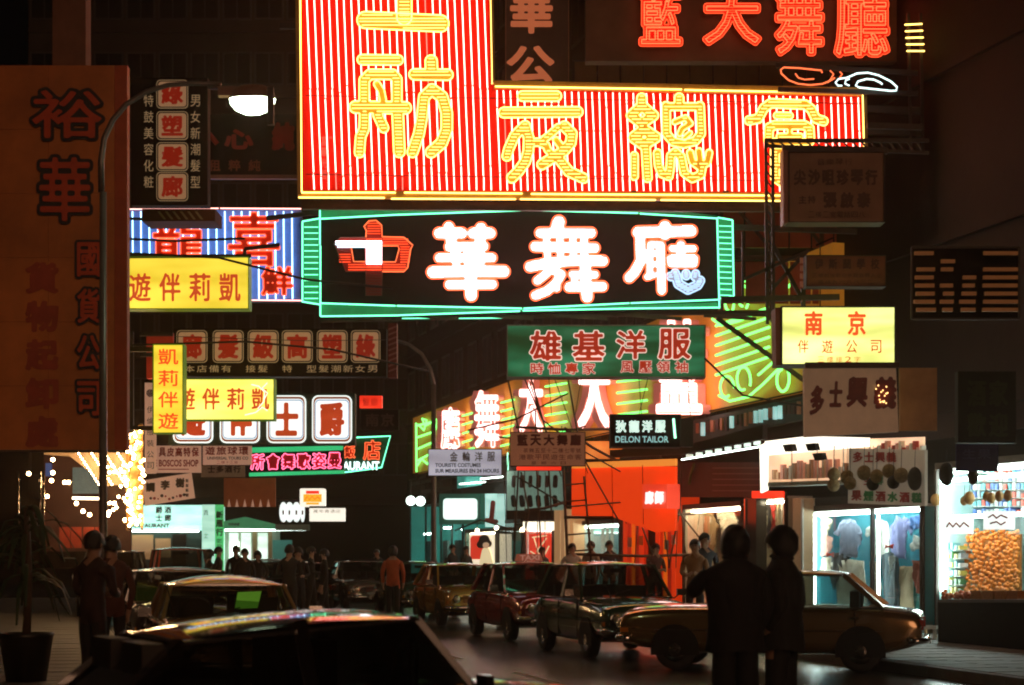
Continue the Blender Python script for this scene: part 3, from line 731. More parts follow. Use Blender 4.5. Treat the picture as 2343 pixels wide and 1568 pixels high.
# ================= 13. small hanging banners on the left
PAPER = pm('paper_banner_with_glow', (.80, .62, .50), .8, 0, .15, 1.5, .1, 0, (1, .50, .34), .24)  # light falling on the banners put into the cloth as glow
REDL = pm('red_letters', (.42, .03, .015), .6); BLKL = pm('black_letters', (.05, .04, .03), .6)
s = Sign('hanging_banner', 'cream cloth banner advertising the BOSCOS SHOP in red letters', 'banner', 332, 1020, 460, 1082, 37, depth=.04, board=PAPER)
s.chars('具皮高特保', 362, 1024, 456, 1045, REDL, .01, .03); s.latin('THE BOSCOS SHOP', 334, 1052, 454, 1068, REDL, .01, .03); s.quad('rule', [(362, 1073), (432, 1073), (432, 1075), (362, 1075)], REDL, .008, .005)
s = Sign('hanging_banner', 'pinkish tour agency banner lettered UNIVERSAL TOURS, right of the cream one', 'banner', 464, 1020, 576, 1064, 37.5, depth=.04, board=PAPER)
s.chars('遊旅球環', 468, 1022, 570, 1041, REDL, .01, .03); s.latin('UNIVERSAL TOURS CO', 474, 1045, 568, 1052, BLKL, .01, .02); s.chars('二樓十三室', 495, 1055, 545, 1061, REDL, .01, .01, joined=True)
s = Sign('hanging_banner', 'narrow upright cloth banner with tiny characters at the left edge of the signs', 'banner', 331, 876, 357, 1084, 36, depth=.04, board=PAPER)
s.sdfchar([([(344, 900)], 9)], [], None, None, BLKL, d=.02, step=1)
s.chars('伊倫服裝公司', 336, 925, 352, 1078, BLKL, .01, .02, vertical=True, fill=.6, joined=True)
s = Sign('hanging_banner', 'tilted white cloth banner with black squares and red blots, lowest on the left', 'banner', 326, 1088, 444, 1150, 36.5)
s.quad('cloth', [(324, 1100), (438, 1082), (446, 1140), (332, 1158)], PAPER, 0, .03)
for k, ch_ in enumerate('調李樹'): s.chars(ch_, 332+k*34, 1104-k*5, 356+k*34, 1126-k*5, BLKL, .01, .06)
random.seed(3)
for k in range(11): xx = 345+k*8.5; s.sdfchar([([(xx, 1143-k*1.2+random.uniform(-5, 5))], random.uniform(2, 4.2))], [], None, None, REDL if k % 3 else BLKL, d=.025, step=.8, name='blot')
for k in range(4): s.chars('飯', 424, 1096+k*11, 432, 1104+k*11, BLKL, .01, .03)
s = Sign('hanging_banner', 'grey banner with black blots hanging under the tour agency banner', 'banner', 460, 1066, 560, 1092, 38, depth=.04, board=pm('grey_cloth', (.42, .38, .30), .8))
s.chars('士多酒行', 474, 1066, 552, 1082, BLKL, .01, .05)
s = Sign('small_orange_sign', 'small dim orange signboard under the grey banner', 'sign', 512, 1094, 630, 1160, 40, depth=.1, board=pm('orange_brown_board', (.38, .10, .04), .7, 0, .35, 1.5, 0, 0, (1, .25, .06), .04))
for k in range(6): s.quad('pennant', [(520+k*18, 1160), (528+k*18, 1160), (524+k*18, 1142)], PAPER, .01, .01)

# ================= 14-15 pink dance-bar sign and green restaurant sign
s = Sign('song_and_dance_sign', 'black neon sign with hot pink characters between green bars, below the white squares', 'neon sign', 570, 1026, 786, 1086, 40, depth=.25, board=BLK)
N_HOT = neon('neon_hot_pink', (1, .12, .24), 4)
GRB = litpanel('green_bar', (.03, .62, .20), .75, .2)
s.quad('green_bar', [(572, 1024), (784, 1020), (784, 1030), (572, 1036)], GRB, .05, .1); s.quad('green_bar', [(570, 1082), (786, 1076), (786, 1084), (570, 1090)], GRB, .05, .1)
for k, ch_ in enumerate('所會舞歌姿曼'):
    a = 575+k*35.2; s.sdfchar([], s.fontpolys(ch_, a, 1040-k*.6, a+29, 1074-k*.6), N_HOT, None, pm('dark_red_plate', (.4, .01, .03), .5), d=.06, step=.9, r=1.0, infl=1.3)
s = Sign('restaurant_sign_green', 'slanted green neon sign with orange characters and the letters URANT, right of the pink one', 'neon sign', 788, 998, 894, 1080, 43)
s.quad('panel', [(770, 1080), (872, 1070), (893, 998), (770, 1004)], pm('dark_green_board', (.01, .10, .05), .5), 0, .25)
s.tube([(800, 1002), (893, 998), (873, 1070), (788, 1081)], 1.6, N_GRN, .1, 'border_tube')
for ch_, a in (('飯', (788, 1020, 812, 1048)), ('店', (832, 1008, 870, 1052))): s.sdfchar([], s.fontpolys(ch_, *a), N_CORAL, None, pm('orange_red_plate', (.85, .09, .03)), d=.05, step=1, r=.8, infl=1)
s.latin('RESTAURANT', 742, 1056, 868, 1076, N_CYANW, .06, .03)
s = Sign('small_red_sign', 'small plain glowing red sign box to the right of the white squares', 'light box', 823, 906, 874, 933, 44, depth=.2, board=litpanel('red_lit', (1, .03, .01), .95, .25)); s.chars('髮廊', 828, 911, 866, 929, pm('dark_red_letters', ()), .01, .03, joined=True)
s = Sign('unlit_board', 'nearly black unlit board with faint characters under the small red sign', 'sign', 826, 938, 912, 985, 46, depth=.2, board=pm('black_board', ())); s.chars('南京', 834, 946, 904, 976, pm('faint_letters', (.10, .06, .05), .7), .02, .03)

# ================= 16. far shops across the junction
CYB = litpanel('cyan_white_fascia', (.50, 1, .84), 1.25, .25)
def farshop(): pass
s = Sign('far_restaurant', 'far restaurant front with a wide glowing cyan-white fascia reading RESTAURANT', 'shop', 262, 1155, 462, 1300, 84, depth=.4)
s.plate('fascia', 262, 1156, 462, 1214, CYB, 0, .4); s.latin('RESTAURANT', 300, 1198, 388, 1208, BLKL, .02, .04)
s.chars('酒廊', 376, 1158, 392, 1194, BLKL, .03, .04, vertical=True); s.chars('爵士', 356, 1158, 372, 1194, BLKL, .03, .04, vertical=True)
s.plate('wall', 262, 1214, 462, 1298, pm('dark_teal_wall', (.05, .09, .08), .7), -.3, .3); s.plate('window', 300, 1224, 350, 1280, WINDIM, -.2, .1); s.plate('door', 395, 1222, 425, 1298, pm('black_board', ()), -.2, .1)
s.tube([(270, 1216), (455, 1216)], 1.6, T_WHITE, .2, 'lamp_tube'); s.plate('window', 355, 1232, 390, 1276, WINDIM, -.2, .1)
s = Sign('upright_shop_sign', 'upright white sign with green edge and black characters beside the far restaurant', 'sign', 462, 1155, 512, 1322, 80, depth=.3, board=litpanel('pale_green_lit', (.55, 1, .78), .8, .2))
s.plate('green_strip', 492, 1155, 512, 1322, litpanel('green_lit', (.10, .75, .22), .55, .2), .01, .01); s.chars('新雁行', 494, 1168, 511, 1228, BLKL, .03, .05, vertical=True); s.chars('貴 士 餐', 465, 1160, 477, 1290, BLKL, .02, .03, vertical=True, joined=True, fill=.5)
s.chars('凱旋酒樓夜總會', 496, 1232, 508, 1315, BLKL, .02, .02, vertical=True, joined=True)
s = Sign('corner_shop', 'far corner shop with green canopy lettered WINNE, long bright tube lights and white show windows', 'shop', 512, 1190, 704, 1310, 80, depth=.3)
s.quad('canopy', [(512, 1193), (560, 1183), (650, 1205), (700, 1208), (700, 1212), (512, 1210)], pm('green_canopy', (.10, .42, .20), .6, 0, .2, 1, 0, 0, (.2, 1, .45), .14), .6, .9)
s.latin('WINNE', 522, 1197, 548, 1203, BLKL, .65, .05); s.plate('canopy_edge', 630, 1200, 706, 1214, pm('grey_canopy', (.35, .35, .30), .6), .9, .5)
s.tube([(515, 1213), (700, 1212)], 2.4, T_WHITE, .5, 'lamp_tube')
s.plate('wall', 512, 1214, 640, 1302, pm('shop_wall_pale', (.45, .45, .38), .6), -.4, .2)
for a, b in ((524, 545), (552, 574), (590, 612)): s.plate('show_window', a, 1220, b, 1286, litpanel('white_window', (.8, 1, .85), .95, .35), -.19, .05)
for a in (531, 537, 545): s.tube([(a, 1240), (a, 1280)], 1.5, T_WHITE, -.05, 'lamp_tube')
s.plate('pillar', 578, 1216, 587, 1300, pm('tan_pillar', (.45, .26, .12), .6), -.1, .1); s.plate('pillar', 614, 1216, 622, 1300, pm('tan_pillar', ()), -.1, .1)
s.plate('shutter', 624, 1236, 668, 1290, pm('cyan_shutter', (.10, .30, .28), .6, 0, .2, 2, 0, 0, (.2, 1, .8), .05), -.1, .1)
s = Sign('disc_sign', 'row of four white oval discs hanging in the far dark part of the street', 'sign', 636, 1148, 700, 1196, 66)
s.bracket([(636, 1146), (700, 1146)], .06, d=0, name='rail')
for k, (cx, rx) in enumerate(((648, 9), (662, 10.5), (678, 10), (692, 5))):
    pts = [(cx+rx*math.cos(t), 1172+23*math.sin(t)) for t in [2*math.pi*j/16 for j in range(16)]]; o = s.quad('disc', pts[::-1], WL, .1, .1)
    s.quad('dot', [(cx-2, 1178), (cx+2, 1178), (cx+2, 1168), (cx-2, 1168)], REDL, .11, .01, o)
s = Sign('film_shop_sign', 'small white light box with a yellow patch and red strips, above the far dark junction', 'light box', 686, 1118, 744, 1160, 60, depth=.3)
s.rounded('panel', 686, 1118, 744, 1160, 4, litpanel('warm_white_lit', (1, .93, .78), 1.1), 0, .3)
s.plate('yellow_patch', 694, 1131, 736, 1149, litpanel('orange_yellow_lit', (1, .50, .03), .9), .01, .01); s.plate('red_strip', 700, 1123, 730, 1130, litpanel('red_lit', ()), .01, .01); s.plate('red_strip', 700, 1150, 730, 1155, litpanel('orange_yellow_lit', ()), .01, .01)
s.tube([(698, 1144), (703, 1136), (708, 1144), (714, 1136), (720, 1143), (727, 1137), (732, 1143)], 1.0, LR, .02, 'stroke'); s.bracket([(686, 1114), (744, 1114), (760, 1110)], .06, d=0)
s = Sign('small_white_sign', 'small plain white light box with faint print below the yellow-patched one', 'light box', 708, 1163, 789, 1193, 60, depth=.25, board=litpanel('warm_white_lit', ()))
s.chars('萬年青酒店', 716, 1166, 780, 1174, pm('faint_grey_letters', (.3, .3, .3), .6), .01, .0, joined=True); s.bracket([(708, 1160), (789, 1160)], .05, d=0)

# ================= 17. signs over the middle of the street, right
GREENL = litpanel('green_acrylic', (.003, .12, .032), .42, .70)
DRED = litpanel('deep_red_letter', (.55, .03, .008), .55, .2); PINKW = litpanel('pale_pink_edge', (1, .70, .60), .95, .1)
s = Sign('tailor_sign_green', 'dark green light box with big red white-edged characters, under the turquoise neon sign', 'light box', 1162, 746, 1612, 862, 31, depth=.4, board=GREENL, frame=pm('grey_sign_frame', (.25, .28, .26), .4, .5), fw=2.5)
for ch_, a in (('雄', (1212, 757, 1284, 826)), ('基', (1310, 757, 1384, 826)), ('洋', (1410, 756, 1478, 822)), ('服', (1506, 752, 1580, 822))): s.chars(ch_, *a, DRED, .03, .03, fill=1, outline=PINKW, ow=.035)
for k, ch_ in enumerate('時恤專家'): s.chars(ch_, 1214+k*39.5, 830, 1244+k*39.5, 857, DRED, .03, .03, fill=1, outline=PINKW, ow=.03)
for k, ch_ in enumerate('風壓領袖'): s.chars(ch_, 1420+k*41.5, 826, 1450+k*41.5, 853, DRED, .03, .03, fill=1, outline=PINKW, ow=.03)
for a, b in ((1256, 1262), (1330, 1316), (1462, 1468), (1482, 1462), (1574, 1580)): s.tube([(a, 866), (b, 950)], .8, STEEL, -.1, 'stay_wire')

# long neon sign on the shop row
PF = facade(1840, 1268)
s = Sign('shop_row_neon_sign', 'long ochre neon fascia running back along the right-hand shops with pink-white characters and green scrolls', 'neon sign', 945, 955, 1840, 1085, 40, pl=PF)
OCH = pm('ochre_board', (.70, .27, .025), .5, 0, .3, .5, 0, 0, (1, .36, .03), .16)  # faint glow in the ochre stands in for light on the board
s.quad('panel', [(945, 1084), (1840, 893), (1905, 875), (1905, 555), (1840, 582), (1300, 822), (945, 957)], OCH, .35, .25)
s.tube([(945, 955), (1300, 812), (1905, 545)], 2.0, BLK, .4, 'border'); s.tube([(945, 1085), (1840, 895), (1905, 880)], 2.0, BLK, .4, 'border')
s.k = PF.k()*1.25
PKPL = pm('pink_plate', (.85, .34, .28), .5, 0, .2, 3, 0, 0, (1, .25, .18), .25)
for ch_, a, st in (('廳', (1011, 934, 1050, 1026), 1.2), ('舞', (1088, 896, 1140, 1022), 1.4), ('大', (1190, 850, 1240, 990), 1.4), ('天', (1326, 790, 1394, 980), 1.8), ('藍', (1506, 735, 1602, 944), 2.0)):
    polys = s.fontpolys(ch_, *a); w = a[2]-a[0]
    xs_, ys_, D_ = sdf_grid([], polys, st, 12); D_ = D_-w*.035; L_ = contours(xs_, ys_, D_, 0)
    o = fill_loops(L_, s.pl, .60, .45, 'neon_character', PKPL, s.root)
    mb = MB()
    for P in L_: mb.tube([s.P(x, y, .85) for x, y in P], .016*1.6, 5, True)
    mb.build('outline_tube', N_PINK, o, smooth=True); mb = MB()
    for a_, b_, y in bars_in(xs_, ys_, D_, w*.10, -1.0): mb.tube([s.P(a_, y, .85), s.P(b_, y, .85)], .04, 5)
    mb.build('filler_tube', neon('neon_pink_white', (1, .64, .60), 4.2), o, smooth=True)
def gt(pts, r=.03): s.tube(pts, r/s.k, N_GRN2, .46, 'neon_tube', n=5)
for (x0, x1, ya, yb, n) in ((1058, 1084, 945, 1046, 6), (1146, 1176, 915, 1014, 6), (1248, 1296, 878, 988, 6), (1412, 1480, 792, 968, 8)):
    for k in range(n):
        y = ya+(yb-ya)*k/(n-1); gt([(x0, y+7), (x1, y-(x1-x0)*.02)])
for k in range(6): y = 742+k*22.5; gt([(1638, y+4), (1760, y-38)])
for k in range(4): gt([(952, 975+k*27), (995, 964+k*23)], .04)
gt([(952, 968), (953, 1080)], .04); gt([(953, 1068), (965, 1050), (978, 1062), (990, 1046)], .04); gt([(958, 972), (970, 985), (976, 962), (966, 958), (972, 975), (990, 965), (1002, 958), (996, 985)], .035)
def spiral(cx, cy, rx, ry, t0, t1, n=22, g=0): return [(cx+(rx*(1-g*i/n))*math.cos(t0+(t1-t0)*i/n), cy+(ry*(1-g*i/n))*math.sin(t0+(t1-t0)*i/n)) for i in range(n+1)]
gt(spiral(1662, 888, 18, 30, 0, -5.2, g=.35)); gt(spiral(1700, 870, 18, 34, .4, -5.0, g=.35)); gt([(1645, 905), (1670, 918), (1712, 908), (1745, 880), (1775, 850), (1790, 838)])
gt(spiral(1790, 868, 17, 34, -1.5, 4.6, g=.35)); gt([(1735, 858), (1765, 832), (1786, 812)])
gt(spiral(1668, 690, 12, 30, 1.0, -4.6, g=.3)); gt(spiral(1700, 680, 14, 30, 1.0, -4.6, g=.3)); gt([(1655, 668), (1690, 645), (1720, 642), (1745, 658)])
gt(spiral(1775, 645, 22, 40, 2.0, -3.6, g=.4)); gt([(1800, 660), (1820, 640), (1838, 600)])
gt([(1630, 730), (1650, 745), (1690, 735), (1720, 722), (1760, 712)])

CHROME_ = pm('steel_edge', (.6, .55, .5), .2, .9)
# ================= right-hand signs
s = Sign('tailor_sign_black', 'small black light box lettered DELON TAILOR in white with a green tube at its end', 'light box', 1398, 950, 1556, 1022, 34, depth=.4, board=BLK, frame=STEEL, fw=2)
s.chars('狄龍洋服', 1406, 962, 1526, 990, litpanel('soft_white_letter', (.75, 1, .88), 1.0), .02, .05, fill=.8)
s.latin('DELON TAILOR', 1408, 998, 1530, 1013, litpanel('soft_blue_letter', (.45, .85, .85), .55), .02, .02)
s.tube([(1541, 958), (1545, 1003)], 2.6, neon('green_white_tube', (.35, 1, .6), 3), .1); s.plate('side_box', 1556, 958, 1586, 1022, STEEL, -.1, .3)
s = Sign('tourist_tailor_sign', 'pale lavender-white signboard reading TOURISTE COSTUMES, left end of the shop row', 'sign', 981, 1029, 1147, 1088, 38, depth=.2, board=litpanel('lavender_white', (.72, .70, .85), .42, .3), frame=STEEL, fw=1.5)
s.chars('金輪洋服', 1024, 1034, 1138, 1056, pm('grey_brown_letters', (.22, .18, .14), .6), .012, .02, fill=.62)
BLG = pm('blue_grey_letters', (.03, .06, .09), .6); s.latin('TOURISTE COSTUMES', 996, 1060, 1100, 1069, BLG, .012, .03); s.latin('SUR MEASURES EN 24 HOURS', 996, 1073, 1142, 1082, BLG, .012, .03)
BRB = pm('brown_banner', (.45, .20, .12), .8, 0, .3, 1.4, 0, 0, (1, .35, .18), .10)  # soft glow put into the cloth in place of falling light
s = Sign('dance_hall_banner', 'brown cloth banner with dark red characters over a red strip, hung before the bamboo poles', 'banner', 1168, 990, 1338, 1066, 33, depth=.06, board=BRB, frame=STEEL, fw=1.5)
DR2 = pm('maroon_letters', (.16, .012, .01), .6)
s.chars('藍天大舞廳', 1180, 994, 1332, 1020, DR2, .012, .05, fill=.82); s.chars('茶舞五至十二樓七零號', 1196, 1026, 1330, 1036, DR2, .012, .02, joined=True); s.chars('港歌平民遊生命客', 1186, 1040, 1332, 1052, DR2, .012, .03, joined=True); s.chars('星期六日', 1210, 1056, 1300, 1063, DR2, .012, .01, joined=True, fill=.5)
s.plate('red_strip', 1182, 1068, 1284, 1076, litpanel('red_lit', ()), .05, .06)
s = Sign('yellow_escort_sign', 'bright yellow-green light box with two big red characters at the right of the street', 'light box', 1790, 704, 2046, 833, 28, depth=.5, board=litpanel('lime_yellow_acrylic', (.92, 1, .24), 1.15, .5), frame=STEEL, fw=3)
s.chars('南京', 1834-22, 712, 2010, 768, LR, .012, .035, fill=.42); s.chars('伴遊公司', 1810, 778, 2032, 808, LR2, .012, .01, fill=.45); s.chars('三樓接2字', 1868, 816, 1972, 829, LR2, .012, .01, fill=.7, joined=True)
s.quad('side_panel', [(1776, 836), (1787, 836), (1787, 704), (1774, 704)], pm('brown_side', (.25, .08, .04), .6), -.02, .45)
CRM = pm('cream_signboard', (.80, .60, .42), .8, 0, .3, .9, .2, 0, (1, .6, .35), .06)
s = Sign('store_sign_cream', 'weathered cream board with dark red brush characters, directly below the yellow-green light box', 'sign', 1842, 843, 2052, 996, 26.5)
s.quad('board', [(1842, 1000), (2056, 988), (2050, 838), (1840, 844)], CRM, 0, .15)
DR3 = pm('worn_dark_red', (.22, .018, .02), .5, 0, .5, 4)
for ch_, a in (('多', (1852, 882, 1884, 950)), ('士', (1896, 872, 1926, 932)), ('興', (1936, 862, 1984, 932)), ('義', (1998, 862, 2050, 936))): s.chars(ch_, *a, DR3, .012, .05, fill=1, slant=.05)
mb = MB()
for k in range(16): mb.ball(s.P(2008+random.uniform(-8, 24), 895+random.uniform(-14, 28), .03), .012, 5, 4)
mb.build('reflector_stud', neon('tiny_bulbs', (1, .6, .2), 3), s.root); s.bracket([(1842, 836), (2056, 836)], .08, d=0)
s = Sign('cloth_banner_plain', 'plain olive-brown cloth hanging right of the cream board', 'banner', 2058, 842, 2144, 986, 27, depth=.05, board=pm('olive_cloth', (.50, .32, .16), .9, 0, .3, 2, .2))
GRYB = pm('grey_brown_board', (.34, .20, .13), .8, 0, .3, 1.5, .1); FL = pm('faded_letters', (.13, .07, .05), .7)
s = Sign('music_studio_sign', 'large unlit grey-brown board with faded characters in front of the red sign, right', 'sign', 1806, 349, 2022, 508, 26, depth=.35, board=GRYB, frame=STEEL, fw=2)
s.chars('音樂琴行', 1868, 363, 1952, 378, FL, .012, .04, joined=True); s.chars('尖沙咀珍琴行', 1814, 388, 2010, 424, FL, .012, .05); s.chars('主持', 1826, 448, 1868, 466, FL, .012, .03); s.chars('張啟泰', 1880, 440, 1996, 476, FL, .012, .06, fill=.8); s.chars('二樓二室電話四八', 1848, 484, 1980, 498, FL, .012, .03, joined=True)
s.quad('side_panel', [(1793, 512), (1804, 508), (1804, 346), (1791, 342)], pm('red_brown_side', (.30, .09, .05), .5), 0, .3)
s.tube([(1794, 512), (1792, 344)], .8, pm('pink_trim', (.7, .25, .18), .4), .02, 'trim'); s.bracket([(1790, 340), (2030, 346)], .09)
s = Sign('faded_notice_board', 'small unlit brown board with two lines of faint characters behind the steel brackets', 'sign', 1846, 586, 2026, 655, 29, depth=.3, board=pm('dark_brown_notice', (.24, .09, .055), .8), frame=STEEL, fw=1.5)
s.chars('伊斯蘭學校', 1858, 592, 2018, 616, pm('fainter_letters', (.10, .04, .03), .7), .012, .03, fill=.6); s.chars('三樓前座歡迎參觀各界人士', 1858, 626, 2018, 635, pm('fainter_letters', ()), .012, .02, joined=True); s.chars('電話九六八八三二', 1870, 641, 2000, 650, pm('fainter_letters', ()), .012, .02, joined=True)
for k in range(4): s.quad('striped_edge', [(1831, 590+k*18), (1838, 590+k*18), (1838, 602+k*18), (1831, 602+k*18)][::-1], pm('pink_trim', ()), .02, .02)
s = Sign('blue_cloth_sign', 'dark blue cloth sign at the far right above the fruit stall', 'banner', 2188, 1016, 2284, 1079, 27, depth=.05, board=pm('navy_cloth', (.02, .025, .12), .8))
s.chars('生果', 2200, 1028, 2270, 1050, pm('navy_letters', (.05, .06, .2), .8), .012, .02)
s = Sign('unlit_edge_sign', 'very dark green board with faint characters at the right edge of the street', 'sign', 2192, 850, 2325, 1014, 27.5, depth=.2, board=pm('dark_green_cloth', (.012, .022, .012), .8))
s.chars('酒家', 2210, 870, 2310, 930, pm('dim_green_letters', (.03, .05, .02), .8), .012, .04); s.chars('歡迎', 2210, 945, 2310, 1000, pm('dim_green_letters', ()), .012, .04)
# louvred window high on the right
s = Sign('louvred_window', 'large window with broken horizontal louvres glowing dim brown, far right', 'window', 2090, 572, 2330, 722, 27.6)
s.plate('backing', 2086, 568, 2332, 728, pm('black_board', ()), -.25, .05); LOUV = pm('tan_louvre', (.42, .20, .08), .7, 0, .3, 2, 0, 0, (1, .35, .1), .05)
for k in range(8):
    for a, b in ((2092, 2142), (2152, 2186), (2196, 2236), (2246, 2332)):
        if random.random() < .82: o = s.plate('louvre', a+random.uniform(0, 8), 575+k*18.5, b-random.uniform(0, 6), 583+k*18.5, LOUV, .0, .06)
s.bracket([(2086, 566), (2332, 566), (2332, 730), (2086, 730), (2086, 566)], .03, d=0, name='frame')
# corrugated balcony sheets behind the signs, right
s = Sign('sheet_metal_balcony', 'row of reddish brown sheet-metal balcony panels climbing the tenement behind the signs', 'balcony', 1600, 210, 2110, 720, 36.5)
SHM = pm('reddish_sheet', (.42, .07, .03), .6, .2, .4, .7, .2)
for r in range(4):
    for c in range(9):
        a = 1655+c*51; y = 215+r*128
        if a > 2060: continue
        s.plate('sheet', a, y, a+47, y+96, SHM, -.4+random.uniform(0, .05), .03)
mb = MB()
for r in range(5): mb.bar(s.P(1640, 206+r*128, -.3), s.P(2120, 210+r*128, -.3), .09)
for c in range(5): mb.bar(s.P(1650+c*115, 200, -.32), s.P(1650+c*115, 730, -.32), .08)
for c in range(3): mb.bar(s.P(1680+c*130, 470, -.28), s.P(1790+c*120, 600, -.28), .06)
mb.build('railing', RUST, s.root)
s = Sign('sheet_metal_balcony', 'long dull brown balcony front above the giant red sign, under the red letters', 'balcony', 1320, 135, 2050, 215, 36.8)
for c in range(14): s.plate('sheet', 1315+c*53, 132, 1315+c*53+50, 215, pm('olive_brown_sheet', (.20, .12, .05), .7, 0, .35, .8, .15), -.1+random.uniform(0, .04), .03)
s.bracket([(1310, 134), (2060, 140)], .1, d=0, name='railing')

# ================= steel sign gantry
r = thing('sign_gantry', 'black lattice steel gantry carrying the unlit boards on the right, crossing the green scrolls', 'gantry', at(1760, 700, 29.5))
PG = Plane(1760, 700, 29.5)
def gb(a, b, w=.09, d=0, name='beam'):
    (u, z), (u2, z2) = PG.loc(*a), PG.loc(*b); MB().bar((u, -d, z), (u2, -d, z2), w).build(name, STEEL, r)
for a, b, w in (((1752, 318), (1756, 742), .05), ((1768, 330), (1770, 745), .05), ((1750, 322), (2125, 322), .06), ((1750, 334), (2125, 350), .05), ((1650, 686), (1920, 680), .09), ((1480, 716), (1800, 714), .06), ((1640, 728), (1842, 872), .07),
                ((1768, 560), (1835, 684), .06), ((1850, 572), (1768, 660), .06), ((1700, 640), (1850, 574), .05), ((1984, 288), (2110, 292), .09), ((1838, 660), (1838, 705), .07), ((1700, 530), (1700, 686), .04)): gb(a, b, w)
mb = MB()
for k in range(19):
    y = 325+k*22; u, z = PG.loc(1753, y); u2, z2 = PG.loc(1769, y+20); mb.bar((u, 0, z), (u2, 0, z2), .025)
for k in range(17):
    x = 1760+k*21; u, z = PG.loc(x, 323); u2, z2 = PG.loc(x+18, 336+k*.9); mb.bar((u, 0, z), (u2, 0, z2), .025)
mb.build('lattice', STEEL, r)

# ================= tall brown vertical sign on the left
TAN = pm('tan_enamel', (.60, .17, .035), .65, 0, .45, .7, .15)
s = Sign('department_store_sign', 'tall tan vertical sign with black-edged red brush characters, filling the left edge', 'sign', -40, 152, 290, 1028, 24, depth=.7)
s.plate('box', -39, 151, 261, 1029, pm('brown_hanger', (.22, .09, .05), .8), -.03, .55)
for r_ in range(6):
    for c_ in range(2): s.plate('sheet', -40+c_*151, 150+r_*146.7, -40+c_*151+150.4, 150+r_*146.7+146.1, TAN, random.uniform(-.004, .004), .03)
s.plate('rounded_edge', 262, 150, 291, 1030, pm('neon_red_edge_tint', (.46, .07, .016), .6), .0, .16)  # redder tone of the strip carries the neon light falling on it
s.plate('hanger', 120, -60, 196, 150, pm('brown_hanger', (.22, .09, .05), .8), -.2, .3)
BKO = pm('black_outline', (.03, .02, .02), .6); RBR = pm('brick_red_letter', (.62, .07, .02), .6)
def outl(ch_, a, w=7, st=2.2):
    polys = s.fontpolys(ch_, *a); xs_, ys_, D_ = sdf_grid([], polys, st, 14)
    o = fill_loops(contours(xs_, ys_, D_, w), s.pl, .02, .02, 'character', BKO, s.root); fill_loops(contours(xs_, ys_, D_, 1.5), s.pl, .035, .02, 'letter_face', RBR, o)
outl('裕', (75, 208, 232, 315), 9); outl('華', (92, 362, 205, 505), 9)
for k, ch_ in enumerate('國貨公司'): outl(ch_, (178, 556+k*106, 228, 610+k*106+22), 7, 1.8)
FADE = pm('faded_red_letter', (.45, .07, .03), .7); 
for k, ch_ in enumerate('貨物起卸處'): s.chars(ch_, 58, 600+k*88, 134, 672+k*88, FADE, .012, .06, fill=1)

# ================= street lamps
def lamp(name, label, px, Y, arm, head, topy, lit, base_r=.075):
    r = thing(name, label, 'street lamp', (at(px, HZ, Y).x, Y, 0)); PL = Plane(px, HZ, Y); k = Y/F; z0 = EYE
    def L(x, y): u, z = PL.loc(x, y); return (u, 0, z+z0)
    GP = pm('painted_pole', (.20, .17, .15), .35, .4, .2, 5)
    a = L(px, arm[0][1]); mb = MB(); mb.tube([(0, 0, .1), (0, 0, 1.3)], base_r*1.5, 12); mb.tube([(0, 0, 1.3), (0, 0, 1.36), (0, 0, a[2])], [base_r*1.5, base_r, base_r*.8], 12); mb.build('pole', GP, r, smooth=True)
    MB().tube([L(*p) for p in arm], [base_r*.75*(1-.35*i/len(arm)) for i in range(len(arm))], 10).build('arm', GP, r, smooth=True)
    if lit:
        hx, hy = head
        mb = MB(); prof = [(0.01, .17), (.30, .15), (.60, .09), (.66, 0), (.60, -.02)]
        hu, _, hz = L(hx, hy)
        m = MB(); vs = []; n = 20
        for i, (rr, h) in enumerate([(.02, .15), (.16, .145), (.24, .10), (.27, 0)]):
            for j in range(n): t = 2*math.pi*j/n; vs.append((hu+rr*math.cos(t)*.95-.02, rr*math.sin(t)*.55, hz+.02+h))
        m.add(vs, [(i*n+j, i*n+(j+1) % n, (i+1)*n+(j+1) % n, (i+1)*n+j) for i in range(3) for j in range(n)]); m.build('lamp_hood', pm('brown_hood', (.22, .09, .05), .5), r, smooth=True)
        vs = []
        for i, (rr, h) in enumerate([(.265, .01), (.25, -.05), (.19, -.12), (.09, -.16), (.005, -.17)]):
            for j in range(n): t = 2*math.pi*j/n; vs.append((hu+rr*math.cos(t)*.95-.02, rr*math.sin(t)*.55, hz+.02+h))
        m = MB(); m.add(vs, [(i*n+j, i*n+(j+1) % n, (i+1)*n+(j+1) % n, (i+1)*n+j) for i in range(4) for j in range(n)]); m.build('lamp_bowl', neon('mercury_lamp', (.78, 1, .70), 24), r, smooth=True)
        MB().box(L(500, 0)[0], hu-.1, -.06, .06, hz+.05, hz+.15).build('ballast_box', pm('brown_hood', ()), r)
        MB().bar((hu+.20, -.18, hz+.1), (hu+.20, -.18, hz-.3), .07).build('hanger_strap', STEEL, r)
    return r
lamp('street_lamp', 'tall street lamp with swan-neck arm and glowing greenish bowl before the brown vertical sign', 236, 20, [(232, 440), (231, 370), (238, 318), (258, 275), (290, 238), (335, 210), (385, 195), (440, 191), (505, 193)], (582, 232), 190, True, .048)
lamp('street_lamp', 'thin unlit street lamp with curved arm standing left of the shop row', 992, 58, [(992, 880), (985, 845), (965, 810), (935, 788), (908, 780)], None, 780, False, .09)

